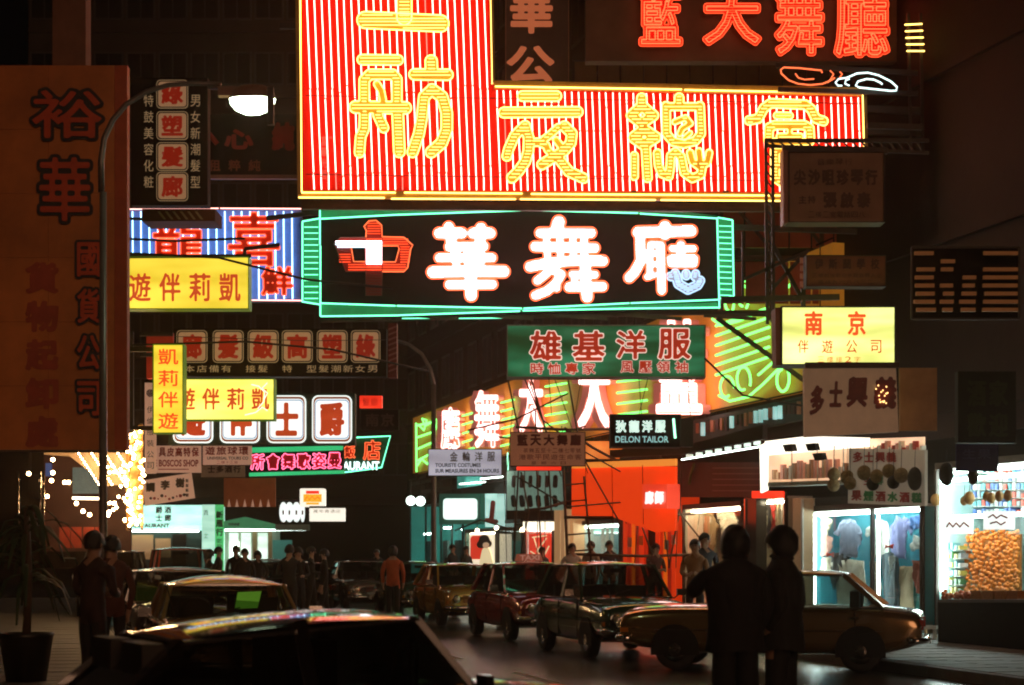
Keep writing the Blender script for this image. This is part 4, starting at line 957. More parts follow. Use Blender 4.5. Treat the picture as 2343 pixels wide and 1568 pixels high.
# ================= marquee bulbs at left
r = thing('bulb_chandelier', 'upright cluster of glowing warm bulbs on a gilt column at the left', 'lamp', at(310, 1090, 34)); o_ = r.location.copy()
PB = Plane(310, 1090, 34)
GILT = pm('gilt_lattice', (.45, .25, .08), .3, .8, .3, 6)
mb = MB()
for k in range(9): mb.bar((-.16, 0, -.95+k*.22), (.12, 0, -.8+k*.22), .03)
mb.bar((-.15, 0, -1), (-.15, 0, .95), .04).bar((.12, 0, -1), (.12, 0, .95), .04); mb.box(-.13, .1, .05, .12, -.78, .9); mb.build('column', GILT, r)
bm0 = None; random.seed(11)
for k in range(58):
    t = k/58; x = random.uniform(-.16, .16)*(1.2 if .25 < t < .6 else .8); z = .85-1.8*t
    if bm0 is None: bm0 = MB().ball((0, 0, 0), .026, 8, 6).build('bulb', BULB, r, smooth=True); b = bm0
    else: b = link('bulb', bm0.data, r)
    b.location = (x, -.07-random.random()*.12, z); b.scale = (1, 1, 1)
for k in range(22):
    b = link('bulb', bm0.data, r); b.location = (-.55+random.random()*.5, -.1-random.random()*.2, random.uniform(-.75, .2))
# porch with rows of bulbs
s = Sign('bulb_lit_porch', 'night-club porch with a ceiling of bulb rows and hanging bulbs behind the lamp post', 'porch', 100, 1036, 300, 1300, 42)
s.quad('ceiling', [(100, 1036), (300, 1036), (300, 1108), (245, 1112), (160, 1044), (100, 1040)], pm('cream_ceiling', (.55, .38, .24), .7), -.3, .2)
s.plate('back_wall', 100, 1040, 300, 1300, pm('maroon_wall', (.10, .03, .02), .6, 0, .5, 1), -1.6, .1)
s.plate('lattice_screen', 166, 1070, 226, 1130, pm('blue_grey_screen', (.10, .17, .19), .6, 0, .3, 14, 0, 0, (.3, .8, 1), .05), -1.2, .05)
for i in range(4):
    for j in range(12): x = 180+i*30+j*4.2; y = 1038+j*6.4; b = link('bulb', bm0.data, s.root); b.location = Vector(s.P(x, y, .05)); b.scale = (.75,)*3
for x, y in ((121, 1052), (118, 1100), (148, 1104), (157, 1104), (190, 1170), (175, 1152), (205, 1178), (121, 1082), (262, 1152), (250, 1172), (108, 1136), (66, 1084), (286, 1190)):
    b = link('bulb', bm0.data, s.root); b.location = Vector(s.P(x, y, .3)); b.scale = (1.7,)*3
s.tube([(166, 1140), (226, 1141)], 3.2, T_WARM, .1, 'lamp_tube'); s.plate('blue_poster', 104, 1060, 118, 1090, pm('blue_poster', (.05, .12, .5), .6, 0, .2, 3, 0, 0, (.1, .3, 1), .1), -1.4, .05)
for a in (150, 176, 205, 232): s.plate('red_board', a-14, 1206, a+10, 1254, pm('dark_red_board', (.30, .035, .015), .5, 0, .3, 3, 0, 0, (1, .1, .03), .035), -.2, .06)
for x in (42, 92, 100): s.tube([(x, 1080), (x+1, 1260)], 2.6, pm('chrome_post', (.7, .6, .5), .12, 1), .6, 'post')
s.plate('floor_sill', 100, 1262, 300, 1300, pm('black_board', ()), 0, .3)

# ================= shop row under the neon fascia
PS = PF
def U(px, py=HZ): return PS.loc(px, py)
def shop(name, label, a, b, z0, z1, depth, wallm, lamp_m, posts=(), floorz=.15, back=None, frame=STEEL, tubes=True, stall=None):
    r = thing(name, label, 'shop', PS.o, PS.yaw); ua, ub = U(a)[0], U(b)[0]; Z0, Z1 = z0-EYE, z1-EYE
    MB().box(ua, ub, depth, depth+.05, Z0, Z1).build('back_wall', back or wallm, r)
    MB().box(ua, ub, 0, depth, Z0-.05, Z0).build('floor', wallm, r); MB().box(ua, ub, 0, depth, Z1, Z1+.05).build('ceiling', WHITEP, r)
    MB().box(ua, ua+.04, .01, depth, Z0, Z1).build('side_wall', wallm, r); MB().box(ub-.04, ub, .01, depth, Z0, Z1).build('side_wall', wallm, r)
    if z0 > .2: MB().box(ua, ub, -.02, .2, .118-EYE, Z0).build('stall_riser', stall or pm('riser_tile', (.15, .10, .08), .4), r)
    for c in (ua, ub)+tuple(U(p)[0] for p in posts): MB().box(c-.035, c+.035, -.05, .02, Z0-.02, Z1).build('frame_post', frame, r)
    MB().box(ua, ub, -.06, .02, Z1, Z1+.12).build('lintel', frame, r)
    if label.startswith('cyan-backed'): MB().tube([(ua+.15, .12, Z0+.03), (ub-.15, .12, Z0+.03)], .010, 6).build('added_foot_tube', lamp_m, r)  # extra tube added to brighten the clothes from below
    if tubes: MB().tube([(ua+.15, .14, Z1-.06), (ub-.15, .14, Z1-.06)], .028, 6).build('lamp_tube', lamp_m, r)
    pn = MB().box(ua, ub, -.006, 0, Z0, Z1).build('pane', glass('shop_glass', (.92, .95, .95)), r)
    return r, ua, ub
WCY = pm('cyan_wall', (.08, .48, .62), .7, 0, .15, 1.5); WCR = pm('cream_wall', (.75, .66, .48), .8, 0, .12, 1.5)
SL_W = SHOPT
rA, uA0, uA1 = shop('boutique_window', 'cyan-backed boutique window full of shirts, trousers and red bow ties, right of the two men', 1842, 2112, .32, 2.42, .75, WCY, SL_W, (1998,), stall=pm('cream_tile', (.4, .33, .24), .4))
MB().tube([(U(1852)[0], .12, .4-EYE), (U(1852)[0], .12, 2.3-EYE)], .03, 6).build('lamp_tube', SL_W, rA); MB().tube([(U(1999)[0], .10, .4-EYE), (U(1999)[0], .10, 2.3-EYE)], .022, 6).build('lamp_tube', SL_W, rA)
MB().tube([(U(2105)[0], .3, .35-EYE), (U(2105)[0], .3, .9-EYE)], .03, 6).build('lamp_tube', T_WARM, rA)
rB, *_ = shop('shirt_shop_window', 'cream lit shop window with a brown shirt, left of the two men', 1566, 1700, .35, 2.65, .9, WCR, SHOPW)
rC, *_ = shop('narrow_shop_window', 'narrow lit shop window with hanging goods between the cream and cyan windows', 1732, 1800, .35, 2.75, .6, WCR, SHOPW)
rD, uD0, uD1 = shop('fruit_shop', 'fruit and drinks shop with bright cyan shelves at the far right', 2146, 2420, .12, 3.05, 1.6, pm('pale_cyan_wall', (.40, .62, .62), .6), SL_W, ())
for z in (2.85, 2.2): MB().tube([(uD0+.1, .04, z-EYE), (uD1-.1, .04, z-EYE)], .03, 6).build('lamp_tube', SL_W, rD)
MB().tube([(uD0+.08, .06, .9-EYE), (uD0+.08, .06, 3.0-EYE)], .05, 6).build('lamp_tube', SL_W, rD)
rE, *_ = shop('red_poster_shop', 'small lit shop front with a large red poster, far end of the row', 1066, 1136, .15, 2.35, 1.2, pm('teal_wall', (.10, .22, .20), .7), SHOPW)
rF, *_ = shop('red_door_shop', 'shop front with red patterned door and a bright white light band above', 1200, 1266, .15, 2.5, .4, pm('red_door_panel', (.50, .03, .015), .5), SHOPW)
rG, *_ = shop('cyan_counter_shop', 'small cyan-lit shop interior seen under the orange awning', 1322, 1420, .2, 2.4, 2.0, pm('pale_cyan_wall', ()), SL_W)
rH, *_ = shop('orange_pillar_shop', 'shop bay with glowing orange-red walls right of the cyan counter', 1424, 1545, .15, 3.3, .6, pm('orange_red_wall', (.9, .075, .015), .6, 0, .25, .8, 0, 0, (1, .06, .005), .35), SHOPW, tubes=True)  # orange light put into the wall colour as emission
rI, *_ = shop('far_cyan_shop', 'cyan-lit shop front behind the thin street lamp', 940, 1060, .15, 4.5, 1.5, pm('teal_wall_painted_glow', (.14, .62, .56), .6, 0, .3, .8, 0, 0, (.12, 1, .8), .16), SL_W, (975, 1010, 1035))  # wall colour glows by itself to brighten the bay
for a_, z_ in ((955, 2.4), (1000, 2.6), (1040, 2.5)): MB().tube([(U(a_)[0], .3, z_-EYE), (U(a_+14)[0], .3, z_-EYE)], .04, 6).build('lamp_tube', SHOPT, rI)
for a_, c_ in ((950, (.03, .04, .04)), (985, (.5, .6, .55)), (1012, (.05, .06, .06)), (1046, (.6, .62, .55))): MB().box(U(a_)[0], U(a_+11)[0], .5, .6, .2-EYE, 2.1-EYE).build('door_panel', pm('door_panel%d' % a_, c_, .5), rI)
rJ, *_ = shop('stair_entrance', 'dark stair entrance with cyan sheen between the poster and the red door', 1140, 1196, .15, 2.6, 1.6, pm('dark_stair', (.03, .05, .045), .4), SL_W, tubes=False)
mb = MB(); u0, u1 = U(1141)[0], U(1195)[0]
for k in range(9): MB().box(u0+.1, u1-.1, .1+k*.17, .27+k*.17, .12-EYE, .30+k*.19-EYE).build('step', pm('stair_tile', (.10, .16, .14), .4, 0, .2, 3, 0, 0, (.2, 1, .8), .015), rJ)  # cyan sheen on the steps painted as a faint emission
# things in front of the shops
PF2 = Plane(1840, 1268, PF.o.y, FY); PF2.o = PF.o-PF.n*.32
def fac(name, label, cat, a, y0, b, y1, **kw): return Sign(name, label, cat, a, y0, b, y1, 0, pl=PF2, **kw)
s = fac('television_sign', 'green-framed glowing white sign like a television screen, left end of the shop row', 'light box', 1005, 1130, 1100, 1200, depth=.4, board=pm('deep_green_frame', (.02, .16, .12), .5, 0, .2, 2, 0, 0, (.1, 1, .6), .03)); s.rounded('screen', 1014, 1141, 1090, 1189, 8, litpanel('cyan_white_screen', (.78, 1, .90), 1.5), .03, .05)
s = fac('small_cocktail_sign', 'small lit pale sign with a red figure right of the green-framed screen', 'light box', 1110, 1130, 1138, 1206, depth=.3, board=litpanel('pale_aqua_lit', (.55, .95, .85), .7, .3)); s.sdfchar([([(1124, 1192), (1128, 1150)], 5), ([(1114, 1190), (1135, 1194)], 5)], [], None, None, REDL, d=.05, step=.8, name='figure')
s = fac('light_band_sign', 'bright warm-white light band sign over the red door', 'light box', 1196, 1194, 1262, 1214, depth=.4, board=litpanel('warm_white_bright', (1, .88, .66), 1.7, .1))
s = fac('woman_poster', 'red and cream poster of a woman with dark curly hair in the small far shop', 'poster', 1074, 1222, 1130, 1298, depth=.03, board=pm('cream_poster', (.75, .6, .4), .6, 0, .1, 2, 0, 0, (1, .86, .6), .95))  # lit look of the poster painted in as glow, in its printed colours too
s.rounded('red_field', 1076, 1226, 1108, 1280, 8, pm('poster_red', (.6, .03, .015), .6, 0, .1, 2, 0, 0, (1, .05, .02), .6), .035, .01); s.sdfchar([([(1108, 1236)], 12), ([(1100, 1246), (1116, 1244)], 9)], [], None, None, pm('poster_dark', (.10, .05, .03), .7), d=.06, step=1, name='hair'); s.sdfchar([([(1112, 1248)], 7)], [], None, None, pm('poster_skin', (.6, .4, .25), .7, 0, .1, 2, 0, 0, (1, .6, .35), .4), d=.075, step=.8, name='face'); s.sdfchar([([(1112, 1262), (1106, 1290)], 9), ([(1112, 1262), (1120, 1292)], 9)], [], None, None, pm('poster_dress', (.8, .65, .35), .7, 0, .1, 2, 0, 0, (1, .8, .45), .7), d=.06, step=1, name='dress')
s = fac('cross_pattern_panel', 'red panel with white crossed lettering on the shop door', 'door panel', 1210, 1222, 1258, 1294, depth=.04, board=pm('poster_red', ()))
for P in ([(1218, 1230), (1250, 1226)], [(1222, 1232), (1240, 1290)], [(1250, 1232), (1228, 1262)], [(1214, 1262), (1256, 1290)], [(1256, 1250), (1234, 1294)]): s.tube(P, 2.2, pm('poster_dress', ()), .05, 'stroke')
s = fac('cream_pillar', 'cream painted pillar between the red door and the orange awning', 'pillar', 1268, 1165, 1312, 1300, depth=.35, board=pm('cream_pillar_paint', (.78, .50, .26), .6, 0, .15, 2, 0, 0, (1, .5, .2), .28))  # light on the pillar painted into its colour as glow
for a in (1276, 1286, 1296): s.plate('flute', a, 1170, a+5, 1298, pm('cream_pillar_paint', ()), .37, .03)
# orange canvas awning
s = fac('orange_awning', 'sagging orange-red canvas awning glowing over the shops', 'awning', 1312, 1060, 1560, 1200)
CAN = pm('orange_canvas', (.85, .07, .012), .7, 0, .25, .6, .1, 0, (1, .055, .004), .72)  # emission stands in for light coming through the canvas
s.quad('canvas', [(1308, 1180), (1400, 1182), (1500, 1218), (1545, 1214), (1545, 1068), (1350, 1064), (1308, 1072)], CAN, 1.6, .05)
s.quad('top_flap', [(1308, 1072), (1545, 1066), (1545, 1050), (1350, 1058), (1310, 1060)], pm('yellow_orange_canvas', (.85, .30, .05), .7, 0, .2, 1, 0, 0, (1, .3, .04), .8), 1.7, .05)  # flap glows likewise, the light put into its colour
for a in (1340, 1400, 1470): s.tube([(a, 1064), (a+2, 1200)], 1.0, RUST, 1.75, 'seam_pole')
s = fac('orange_light_box', 'glowing orange box sign above the awning, behind the diagonal strut', 'light box', 1340, 1010, 1400, 1050, depth=.3, board=litpanel('orange_lit', (1, .22, .03), .7, .3))
s = fac('small_red_white_sign', 'small glowing red sign with white characters hanging at the end of the orange awning', 'light box', 1470, 1112, 1526, 1164, depth=.4)
s.plate('panel', 1470, 1108, 1526, 1164, litpanel('red_lit2', (1, .05, .015), .75, .15), 1.9, .3); s.chars('廊師', 1474, 1124, 1520, 1154, litpanel('white_acrylic', ()), 1.93, .05)
s = fac('dark_canopy', 'dark slanting shop canopy with a bright underside edge above the shop windows', 'awning', 1390, 960, 1760, 1080)
s.quad('canopy', [(1395, 1048), (1560, 1040), (1745, 1005), (1745, 972), (1560, 1022), (1395, 1030)], pm('dark_canvas', (.05, .035, .03), .8), 1.5, .1)
s.tube([(1560, 1052), (1740, 1022)], 1.6, T_WHITE, 1.2, 'lamp_tube')
for k in range(8): x = 1570+k*22; s.plate('light_square', x, 1040-k*4.4, x+13, 1049-k*4.4, litpanel('white_window', ()), .9, .03)
# upper display windows strip below the neon fascia
s = fac('upstairs_window_strip', 'strip of small upstairs windows with hanging goods under the neon fascia', 'window', 1560, 930, 1840, 1010)
s.quad('backing', [(1585, 1016), (1840, 960), (1840, 905), (1585, 962)], pm('dark_teal_wall', ()), .02, .05)
for k in range(22):
    x = 1592+k*11; y = 966-k*2.4; c = random.choice([litpanel('cyan_lit_small', (.5, 1, .95), .5, .4), pm('dark_cloth', (.1, .07, .06), .8), pm('tan_cloth', (.5, .25, .15), .8)])
    s.plate('display_item', x, y+3, x+random.uniform(5, 8), y+25+random.uniform(0, 9), c, .06, .05)
s.tube([(1585, 966), (1840, 912)], .8, STEEL, .1, 'frame'); s.tube([(1585, 1012), (1840, 962)], .8, STEEL, .1, 'frame')
for k in range(13):
    x = 1428+k*9; s_ = Sign('wall_board', 'tmp', 'tmp', x, 1190, x+8, 1300, 0, pl=PF2) if 0 else None
s = fac('orange_shop_wall', 'glowing orange board wall with vertical joints, posters and a dark doorway below the orange awning', 'wall', 1424, 1150, 1548, 1400)
random.seed(31)
for k in range(13):
    x = 1426+k*9.2; g = random.random(); m_ = pm('orange_board_%d' % (k % 4), [(.85, .07, .012), (.70, .05, .01), (.85, .16, .02), (.60, .04, .01)][k % 4], .6, 0, .45, 2, .2, 0, (1, [.05, .04, .16, .03][k % 4], .004), [.42, .26, .5, .16][k % 4])  # each board tone carries its own painted glow
    if 6 <= k <= 7: s.plate('doorway', x, 1212, x+9, 1396, pm('dark_doorway', (.03, .012, .008), .7), .06, .03)
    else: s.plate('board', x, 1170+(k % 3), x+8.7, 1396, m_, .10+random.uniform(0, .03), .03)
for x, y, c in ((1436, 1230, WHITEP), (1462, 1226, pm('yellow_poster', (.8, .5, .08), .6)), (1520, 1236, pm('cyan_carton', (.15, .45, .5), .5)), (1536, 1224, WHITEP)): s.plate('poster', x, y, x+9, y+22, c, .16, .01)
# glowing soffit + display case
s = fac('bright_display_case', 'brilliant white overhead display case with small goods, above the narrow window', 'display case', 1752, 1000, 1985, 1112)
LWB = litpanel('soffit_white', (1, .90, .72), 1.9, .12)
s.quad('light_soffit', [(1750, 1042), (1985, 1022), (1985, 1002), (1850, 998), (1750, 1010)], LWB, 1.0, .05)
s.quad('case_back', [(1756, 1108), (1990, 1100), (1985, 1022), (1752, 1042)], litpanel('case_cream', (1, .62, .36), .70, .3), .55, .05)
s.quad('case_floor', [(1752, 1114), (1995, 1104), (1995, 1096), (1752, 1104)], WHITEP, 1.0, .5)
random.seed(5)
for k in range(22):
    x = 1766+k*9.5; y = 1098-k*.35; c = random.choice([pm('brown_goods', (.35, .18, .10), .6), pm('pink_goods', (.75, .35, .28), .6), pm('pale_goods', (.8, .7, .6), .6), pm('pale_goods', ()), pm('tan_goods', (.5, .32, .2), .6)])
    s.plate('goods', x, y-random.uniform(16, 44), x+random.uniform(4, 7), y, c, .75, .08)
for x in (1752, 1812, 1870, 1930, 1990): s.tube([(x, 1024), (x, 1108)], 1.2, WHITEP, 1.0, 'case_post')
s.quad('edge_panel', [(1740, 1128), (1754, 1122), (1754, 1012), (1738, 1020)], LWB, 1.02, .04)
for k in range(14): s.plate('goods', 2000+k*8, 1024-(k % 4)*5, 2005+k*8, 1040, (MATS['pink_goods'], MATS['pale_goods'], REDL)[k % 3], .9, .08)
s.quad('case_back', [(1992, 1044), (2112, 1040), (2112, 1000), (1992, 1004)], litpanel('case_cream', ()), .8, .04)
for x, y in ((1800, 1020), (1852, 1018), (1868, 1040)): s.quad('spotlight', [(x-10, y-2), (x-4, y+14), (x+14, y+12), (x+10, y-4)][::1], BLK, 1.15, .1)
s = fac('dark_display_recess', 'dark upstairs recess with shelves and a green bottle shape left of the bright display case', 'display case', 1560, 1060, 1750, 1140)
s.plate('recess', 1550, 1058, 1748, 1138, pm('dark_recess', (.03, .022, .02), .6), .03, .05)
for k in range(5): s.plate('shelf', 1630, 1070+k*13, 1745, 1072+k*13, pm('dim_shelf', (.10, .08, .07), .4), .1, .07)
s.tube([(1588, 1062), (1580, 1085), (1577, 1108)], 4, pm('green_bottle', (.10, .18, .05), .2), .1, 'bottle'); s.plate('red_sign_strip', 1720, 1124, 1790, 1140, litpanel('red_lit', ()), .14, .05)
# white board with coloured characters
s = fac('fruit_wine_board', 'white hanging board with red and green characters behind the hanging fruit', 'sign', 1942, 1022, 2116, 1158)
s.quad('board', [(1940, 1152), (2116, 1158), (2116, 1030), (1942, 1026)], pm('grey_white_board', (.62, .54, .44), .7, 0, .1, 1, 0, 0, (1, .8, .6), .07), 1.3, .05)
s.chars('多士興義', 1950, 1034, 2052, 1058, REDL, 1.33, .04)
GRL = pm('green_letters', (.04, .30, .08), .6)
for k, ch_ in enumerate('果煙酒水酒糕'): s.chars(ch_, 1948+k*27.5, 1122+k*1.0, 1971+k*27.5, 1146+k*1.0, (REDL, GRL)[k % 2], 1.33, .05, fill=1)
for k, ch_ in enumerate('生鮮花'): s.chars(ch_, 1975+k*28, 1090, 1994+k*28, 1110, (REDL, GRL)[k % 2], 1.33, .04)
# small white price boards in the fruit shop
s = fac('price_board', 'white price board with red print over the oranges, left', 'sign', 2152, 1168, 2238, 1240, depth=.03)
s.plate('board', 2160, 1182, 2225, 1222, WL, .3, .02); s.tube([(2166, 1206), (2172, 1196), (2180, 1206), (2188, 1197), (2196, 1206), (2205, 1196), (2216, 1205)], 1.6, REDL, .33, 'stroke')
s = fac('price_board', 'smaller white price board with red print over the oranges, right', 'sign', 2255, 1168, 2320, 1215, depth=.03)
s.plate('board', 2250, 1170, 2320, 1212, WL, .3, .02); s.tube([(2262, 1184), (2272, 1178), (2280, 1186), (2290, 1179), (2304, 1185)], 1.6, REDL, .33, 'stroke'); s.tube([(2266, 1198), (2280, 1194), (2290, 1201), (2300, 1195)], 1.6, REDL, .33, 'stroke')
s = fac('drinks_shelf', 'wall of shelves with pale cartons and bottles high in the fruit shop', 'shelves', 2146, 1066, 2400, 1160)
for k in range(6): s.plate('shelf_board', 2150, 1082+k*19, 2420, 1084+k*19, WHITEP, -1.0, .3)
random.seed(9)
for j in range(6):
    for k in range(26):
        x = 2156+k*10; c = random.choice([pm('cyan_carton', (.15, .45, .5), .5), pm('white_carton', (.75, .75, .72), .5), pm('grey_carton', (.3, .33, .35), .5), pm('red_carton', (.5, .06, .04), .5), pm('blue_carton', (.08, .15, .4), .5)])
        s.plate('carton', x, 1082+j*19-random.uniform(9, 16), x+random.uniform(5, 8), 1082+j*19, c, -.95, .2)
for j in range(6):
    s.plate('shelf_board', 2150, 1258+j*20, 2204, 1260+j*20, WHITEP, -.6, .3)
    for k in range(5):
        x = 2156+k*9; s.plate('bottle', x, 1258+j*20-random.uniform(9, 16), x+random.uniform(4, 7), 1258+j*20, random.choice([MATS['cyan_carton'], MATS['white_carton'], MATS['grey_carton'], pm('yellow_carton', (.6, .5, .1), .5), pm('green_carton', (.08, .3, .12), .5)]), -.5, .15)
for k in range(4): s.plate('basket', 2220+k*28, 1352, 2244+k*28, 1372, pm('wicker', (.45, .18, .05), .8, 0, .3, 20, .4), .7, .4)
# garments
def garment(label, kind, pts, mat, d=-.35, extra=None):
    cx = sum(p[0] for p in pts)/len(pts); s = Sign('display_'+kind, label, kind, cx-5, pts[0][1], cx+5, pts[0][1]+10, 0, pl=PF)
    q_ = [s.pl.loc(p[0], p[1], d) for p in pts]; n = len(q_)
    bm = bmesh.new(); f_ = bm.faces.new([bm.verts.new((a, -d, b)) for a, b in q_]); bmesh.ops.triangulate(bm, faces=[f_])
    for _ in range(2): bmesh.ops.subdivide_edges(bm, edges=[e for e in bm.edges if e.calc_length() > .07], cuts=2, use_grid_fill=True)
    p0, p1, p2 = random.uniform(0, 6), random.uniform(18, 34), random.uniform(-9, 9)
    for v in bm.verts:
        x_, z_ = v.co.x, v.co.z; v.co.y += .022*math.sin(p1*x_+p2*z_+p0)+.012*math.sin(41*z_+17*x_+p0*2)-.02*abs(math.sin(9*x_))
    me = bpy.data.meshes.new('cloth'); bm.to_mesh(me); bm.free(); me.materials.append(mat); me.polygons.foreach_set('use_smooth', [True]*len(me.polygons)); o = link('cloth', me, s.root)
    md = o.modifiers.new('t', 'SOLIDIFY'); md.thickness = .015; return s
def shirt(x, y, w, h, lean=0): return [(x-w*.14, y), (x, y+h*.07), (x+w*.14, y), (x+w*.34, y+h*.06), (x+w*.60, y+h*.38), (x+w*.46, y+h*.46), (x+w*.36, y+h*.32), (x+w*.34+lean, y+h), (x+lean, y+h*.97), (x-w*.34+lean, y+h), (x-w*.36, y+h*.32), (x-w*.46, y+h*.46), (x-w*.60, y+h*.38), (x-w*.34, y+h*.06)]
CL = lambda n, c: pm('cloth_'+n, c, .85, 0, .15, 6, .25)
garment('pale folded shirt top left in the cyan window', 'shirt', [(1876, 1182), (1890, 1176), (1905, 1190), (1898, 1226), (1876, 1222), (1868, 1204)], CL('cream', (.7, .62, .45)))
garment('pink checked shirt below the pale one in the cyan window', 'shirt', [(1872, 1228), (1890, 1220), (1908, 1234), (1902, 1262), (1884, 1276), (1868, 1262)], CL('pink', (.7, .35, .30)))
garment('cream cushion-shaped folded shirt in the cyan window', 'shirt', [(1884, 1276), (1902, 1276), (1912, 1292), (1904, 1312), (1884, 1316), (1874, 1300)], CL('cream2', (.72, .64, .5)))
garment('grey-blue shirt hanging in the middle of the cyan window', 'shirt', shirt(1944, 1188, 52, 88), CL('greyblue', (.32, .36, .50)))
garment('white draped shirt right of the window post', 'shirt', shirt(2012, 1188, 50, 90, 6), CL('white', (.78, .78, .74)))
garment('blue striped long dress top near the right of the window', 'shirt', shirt(2064, 1180, 44, 100, -4), CL('stripeblue', (.30, .32, .62)))
garment('white jacket with long sleeves standing low in the cyan window', 'jacket', [(1922, 1284), (1948, 1280), (1978, 1284), (1984, 1380), (1966, 1400), (1950, 1400), (1920, 1400), (1918, 1330)], CL('ivory', (.78, .70, .55)))
garment('dark vest beside the white jacket', 'vest', [(1905, 1268), (1922, 1264), (1950, 1276), (1938, 1284), (1920, 1330), (1908, 1350), (1902, 1310)], CL('black', (.03, .03, .035)))
garment('long flared beige trousers in the cyan window', 'trousers', [(2056, 1296), (2086, 1296), (2092, 1380), (2098, 1440), (2030, 1440), (2044, 1370)], CL('beige', (.60, .45, .27)))
garment('pair of grey-cream trousers behind the window post', 'trousers', [(1992, 1285), (2014, 1285), (2020, 1412), (2002, 1412)], CL('greycream', (.50, .42, .34)))
garment('dark dinner jacket with white shirt front', 'jacket', [(2020, 1270), (2040, 1262), (2056, 1275), (2058, 1400), (2026, 1400)], CL('navy', (.03, .05, .06)), -.3)
garment('white pointed shirt front inside the dinner jacket', 'shirt', [(2034, 1272), (2048, 1272), (2041, 1320)], CL('white', ()), -.2)
garment('rust-red trousers leaning at the right of the cyan window', 'trousers', [(2088, 1282), (2108, 1284), (2112, 1360), (2098, 1356)], CL('rust', (.35, .06, .03)))
garment('teal trousers at the lower right corner of the cyan window', 'trousers', [(2090, 1330), (2104, 1350), (2112, 1420), (2094, 1416)], CL('teal', (.02, .18, .16)), -.4)
garment('blue cap shape hanging top right in the cyan window', 'hat', [(2085, 1182), (2106, 1178), (2110, 1200), (2096, 1216), (2084, 1204)], CL('blue', (.08, .18, .45)))
garment('white glove shape right of the long dress', 'glove', [(2096, 1224), (2106, 1232), (2104, 1256), (2090, 1262), (2084, 1252)], CL('white', ()))
for lab, x, y in (('red bow tie beside the pink checked shirt', 1902, 1269), ('red bow tie beside the dinner jacket', 2036, 1250)):
    garment(lab, 'bow_tie', [(x-8, y-5), (x, y-1), (x+8, y-5), (x+7, y+6), (x, y+2), (x-7, y+6)], CL('red', (.65, .03, .02)), -.15)
garment('brown short-sleeved shirt in the cream shop window', 'shirt', shirt(1608, 1162, 62, 110, 4), CL('brown', (.28, .17, .07)), -.5)
garment('pale shirt beside the brown one in the cream shop window', 'shirt', shirt(1664, 1160, 44, 84, 6), CL('palec', (.72, .62, .45)), -.6)
for k in range(6): garment(['pink', 'white', 'dark', 'red', 'tan', 'grey'][k]+' scarf hanging in the narrow shop window', 'scarf', [(1738+k*10, 1150), (1745+k*10, 1150), (1746+k*10, 1215+k % 3*20), (1737+k*10, 1210+k % 2*22)], CL(['pink', 'white', 'black', 'red', 'beige', 'greycream'][k], ()), -.25)
# hanging coconuts and gourds
def fpt3(px, py, d): 
    u, w = PF.loc(px, py, d); c, s_ = math.cos(PF.yaw), math.sin(PF.yaw); return Vector((PF.o.x+u*c+d*s_, PF.o.y+u*s_-d*c, PF.o.z+w))
COCO = pm('coconut_husk', (.30, .20, .09), .9, 0, .4, 14, .6); COCD = pm('dark_husk', (.035, .028, .02), .9, 0, .3, 14, .4); ORG = pm('orange_peel', (.95, .25, .02), .55, 0, .12, 10, .2); PEAR = pm('tan_gourd', (.55, .28, .08), .6, 0, .2, 8, .2)
def hang(name, label, cat, px, py, r, sz, mat, top, d=1.7, group=None):
    r *= 1.14
    p = fpt3(px, py, d); k = p.y/F; t = thing(name, label, cat, p, 0, group); MB().ball((0, 0, 0), r*k, 14, 10, sz).build('fruit', mat, t, smooth=True)
    MB().tube([(0, 0, r*k*sz*.9), (.01, 0, (py-top)*k)], .005, 4).build('string', STEEL, t)
cc = [(1908, 1086, 13), (1907, 1110, 13), (1938, 1092, 14), (1945, 1106, 13), (1977, 1082, 14.5), (1997, 1108, 13), (2006, 1090, 13.5), (2034, 1078, 14), (2044, 1104, 13), (2062, 1088, 15)]
pos = ['leftmost, upper', 'leftmost, lower', 'second from the left, upper', 'second from the left, lower', 'large middle', 'dark lower middle', 'upper one beside the large middle', 'high right-middle', 'dark lower right', 'largest right']
for (x, y, rr), lab in zip(cc, pos): hang('coconut', lab+' brown coconut hanging before the white board', 'coconut', x, y, rr, 1.05, COCD if 'dark' in lab else COCO, 1020, group='coconuts hung before the white board')
for (x, y, rr, m_), lab in zip(((2093, 1096, 15, COCD), (2165, 1085, 15, COCD), (2226, 1090, 11, COCD)), ('dark long gourd hanging left of the shop lamp', 'dark long gourd hanging right of the shop lamp', 'small dark gourd half hidden by the blue cloth')): hang('gourd', lab, 'gourd', x, y, rr, 1.6, m_, 1030)
for (x, y, rr), lab in zip(((2141, 1144, 10), (2206, 1146, 8), (2218, 1140, 11), (2257, 1136, 8), (2268, 1140, 9), (2286, 1136, 9), (2306, 1134, 9)), ('lone tan pear-shaped fruit on the shop frame', 'left small tan fruit of the hanging pair', 'right large tan fruit of the hanging pair', 'first tan fruit of the right cluster', 'second tan fruit of the right cluster', 'third tan fruit of the right cluster', 'last tan fruit at the right edge')):
    hang('hanging_fruit', lab, 'fruit', x, y, rr, 1.25, PEAR, 1110, .6)
om = None; random.seed(21); n = 0
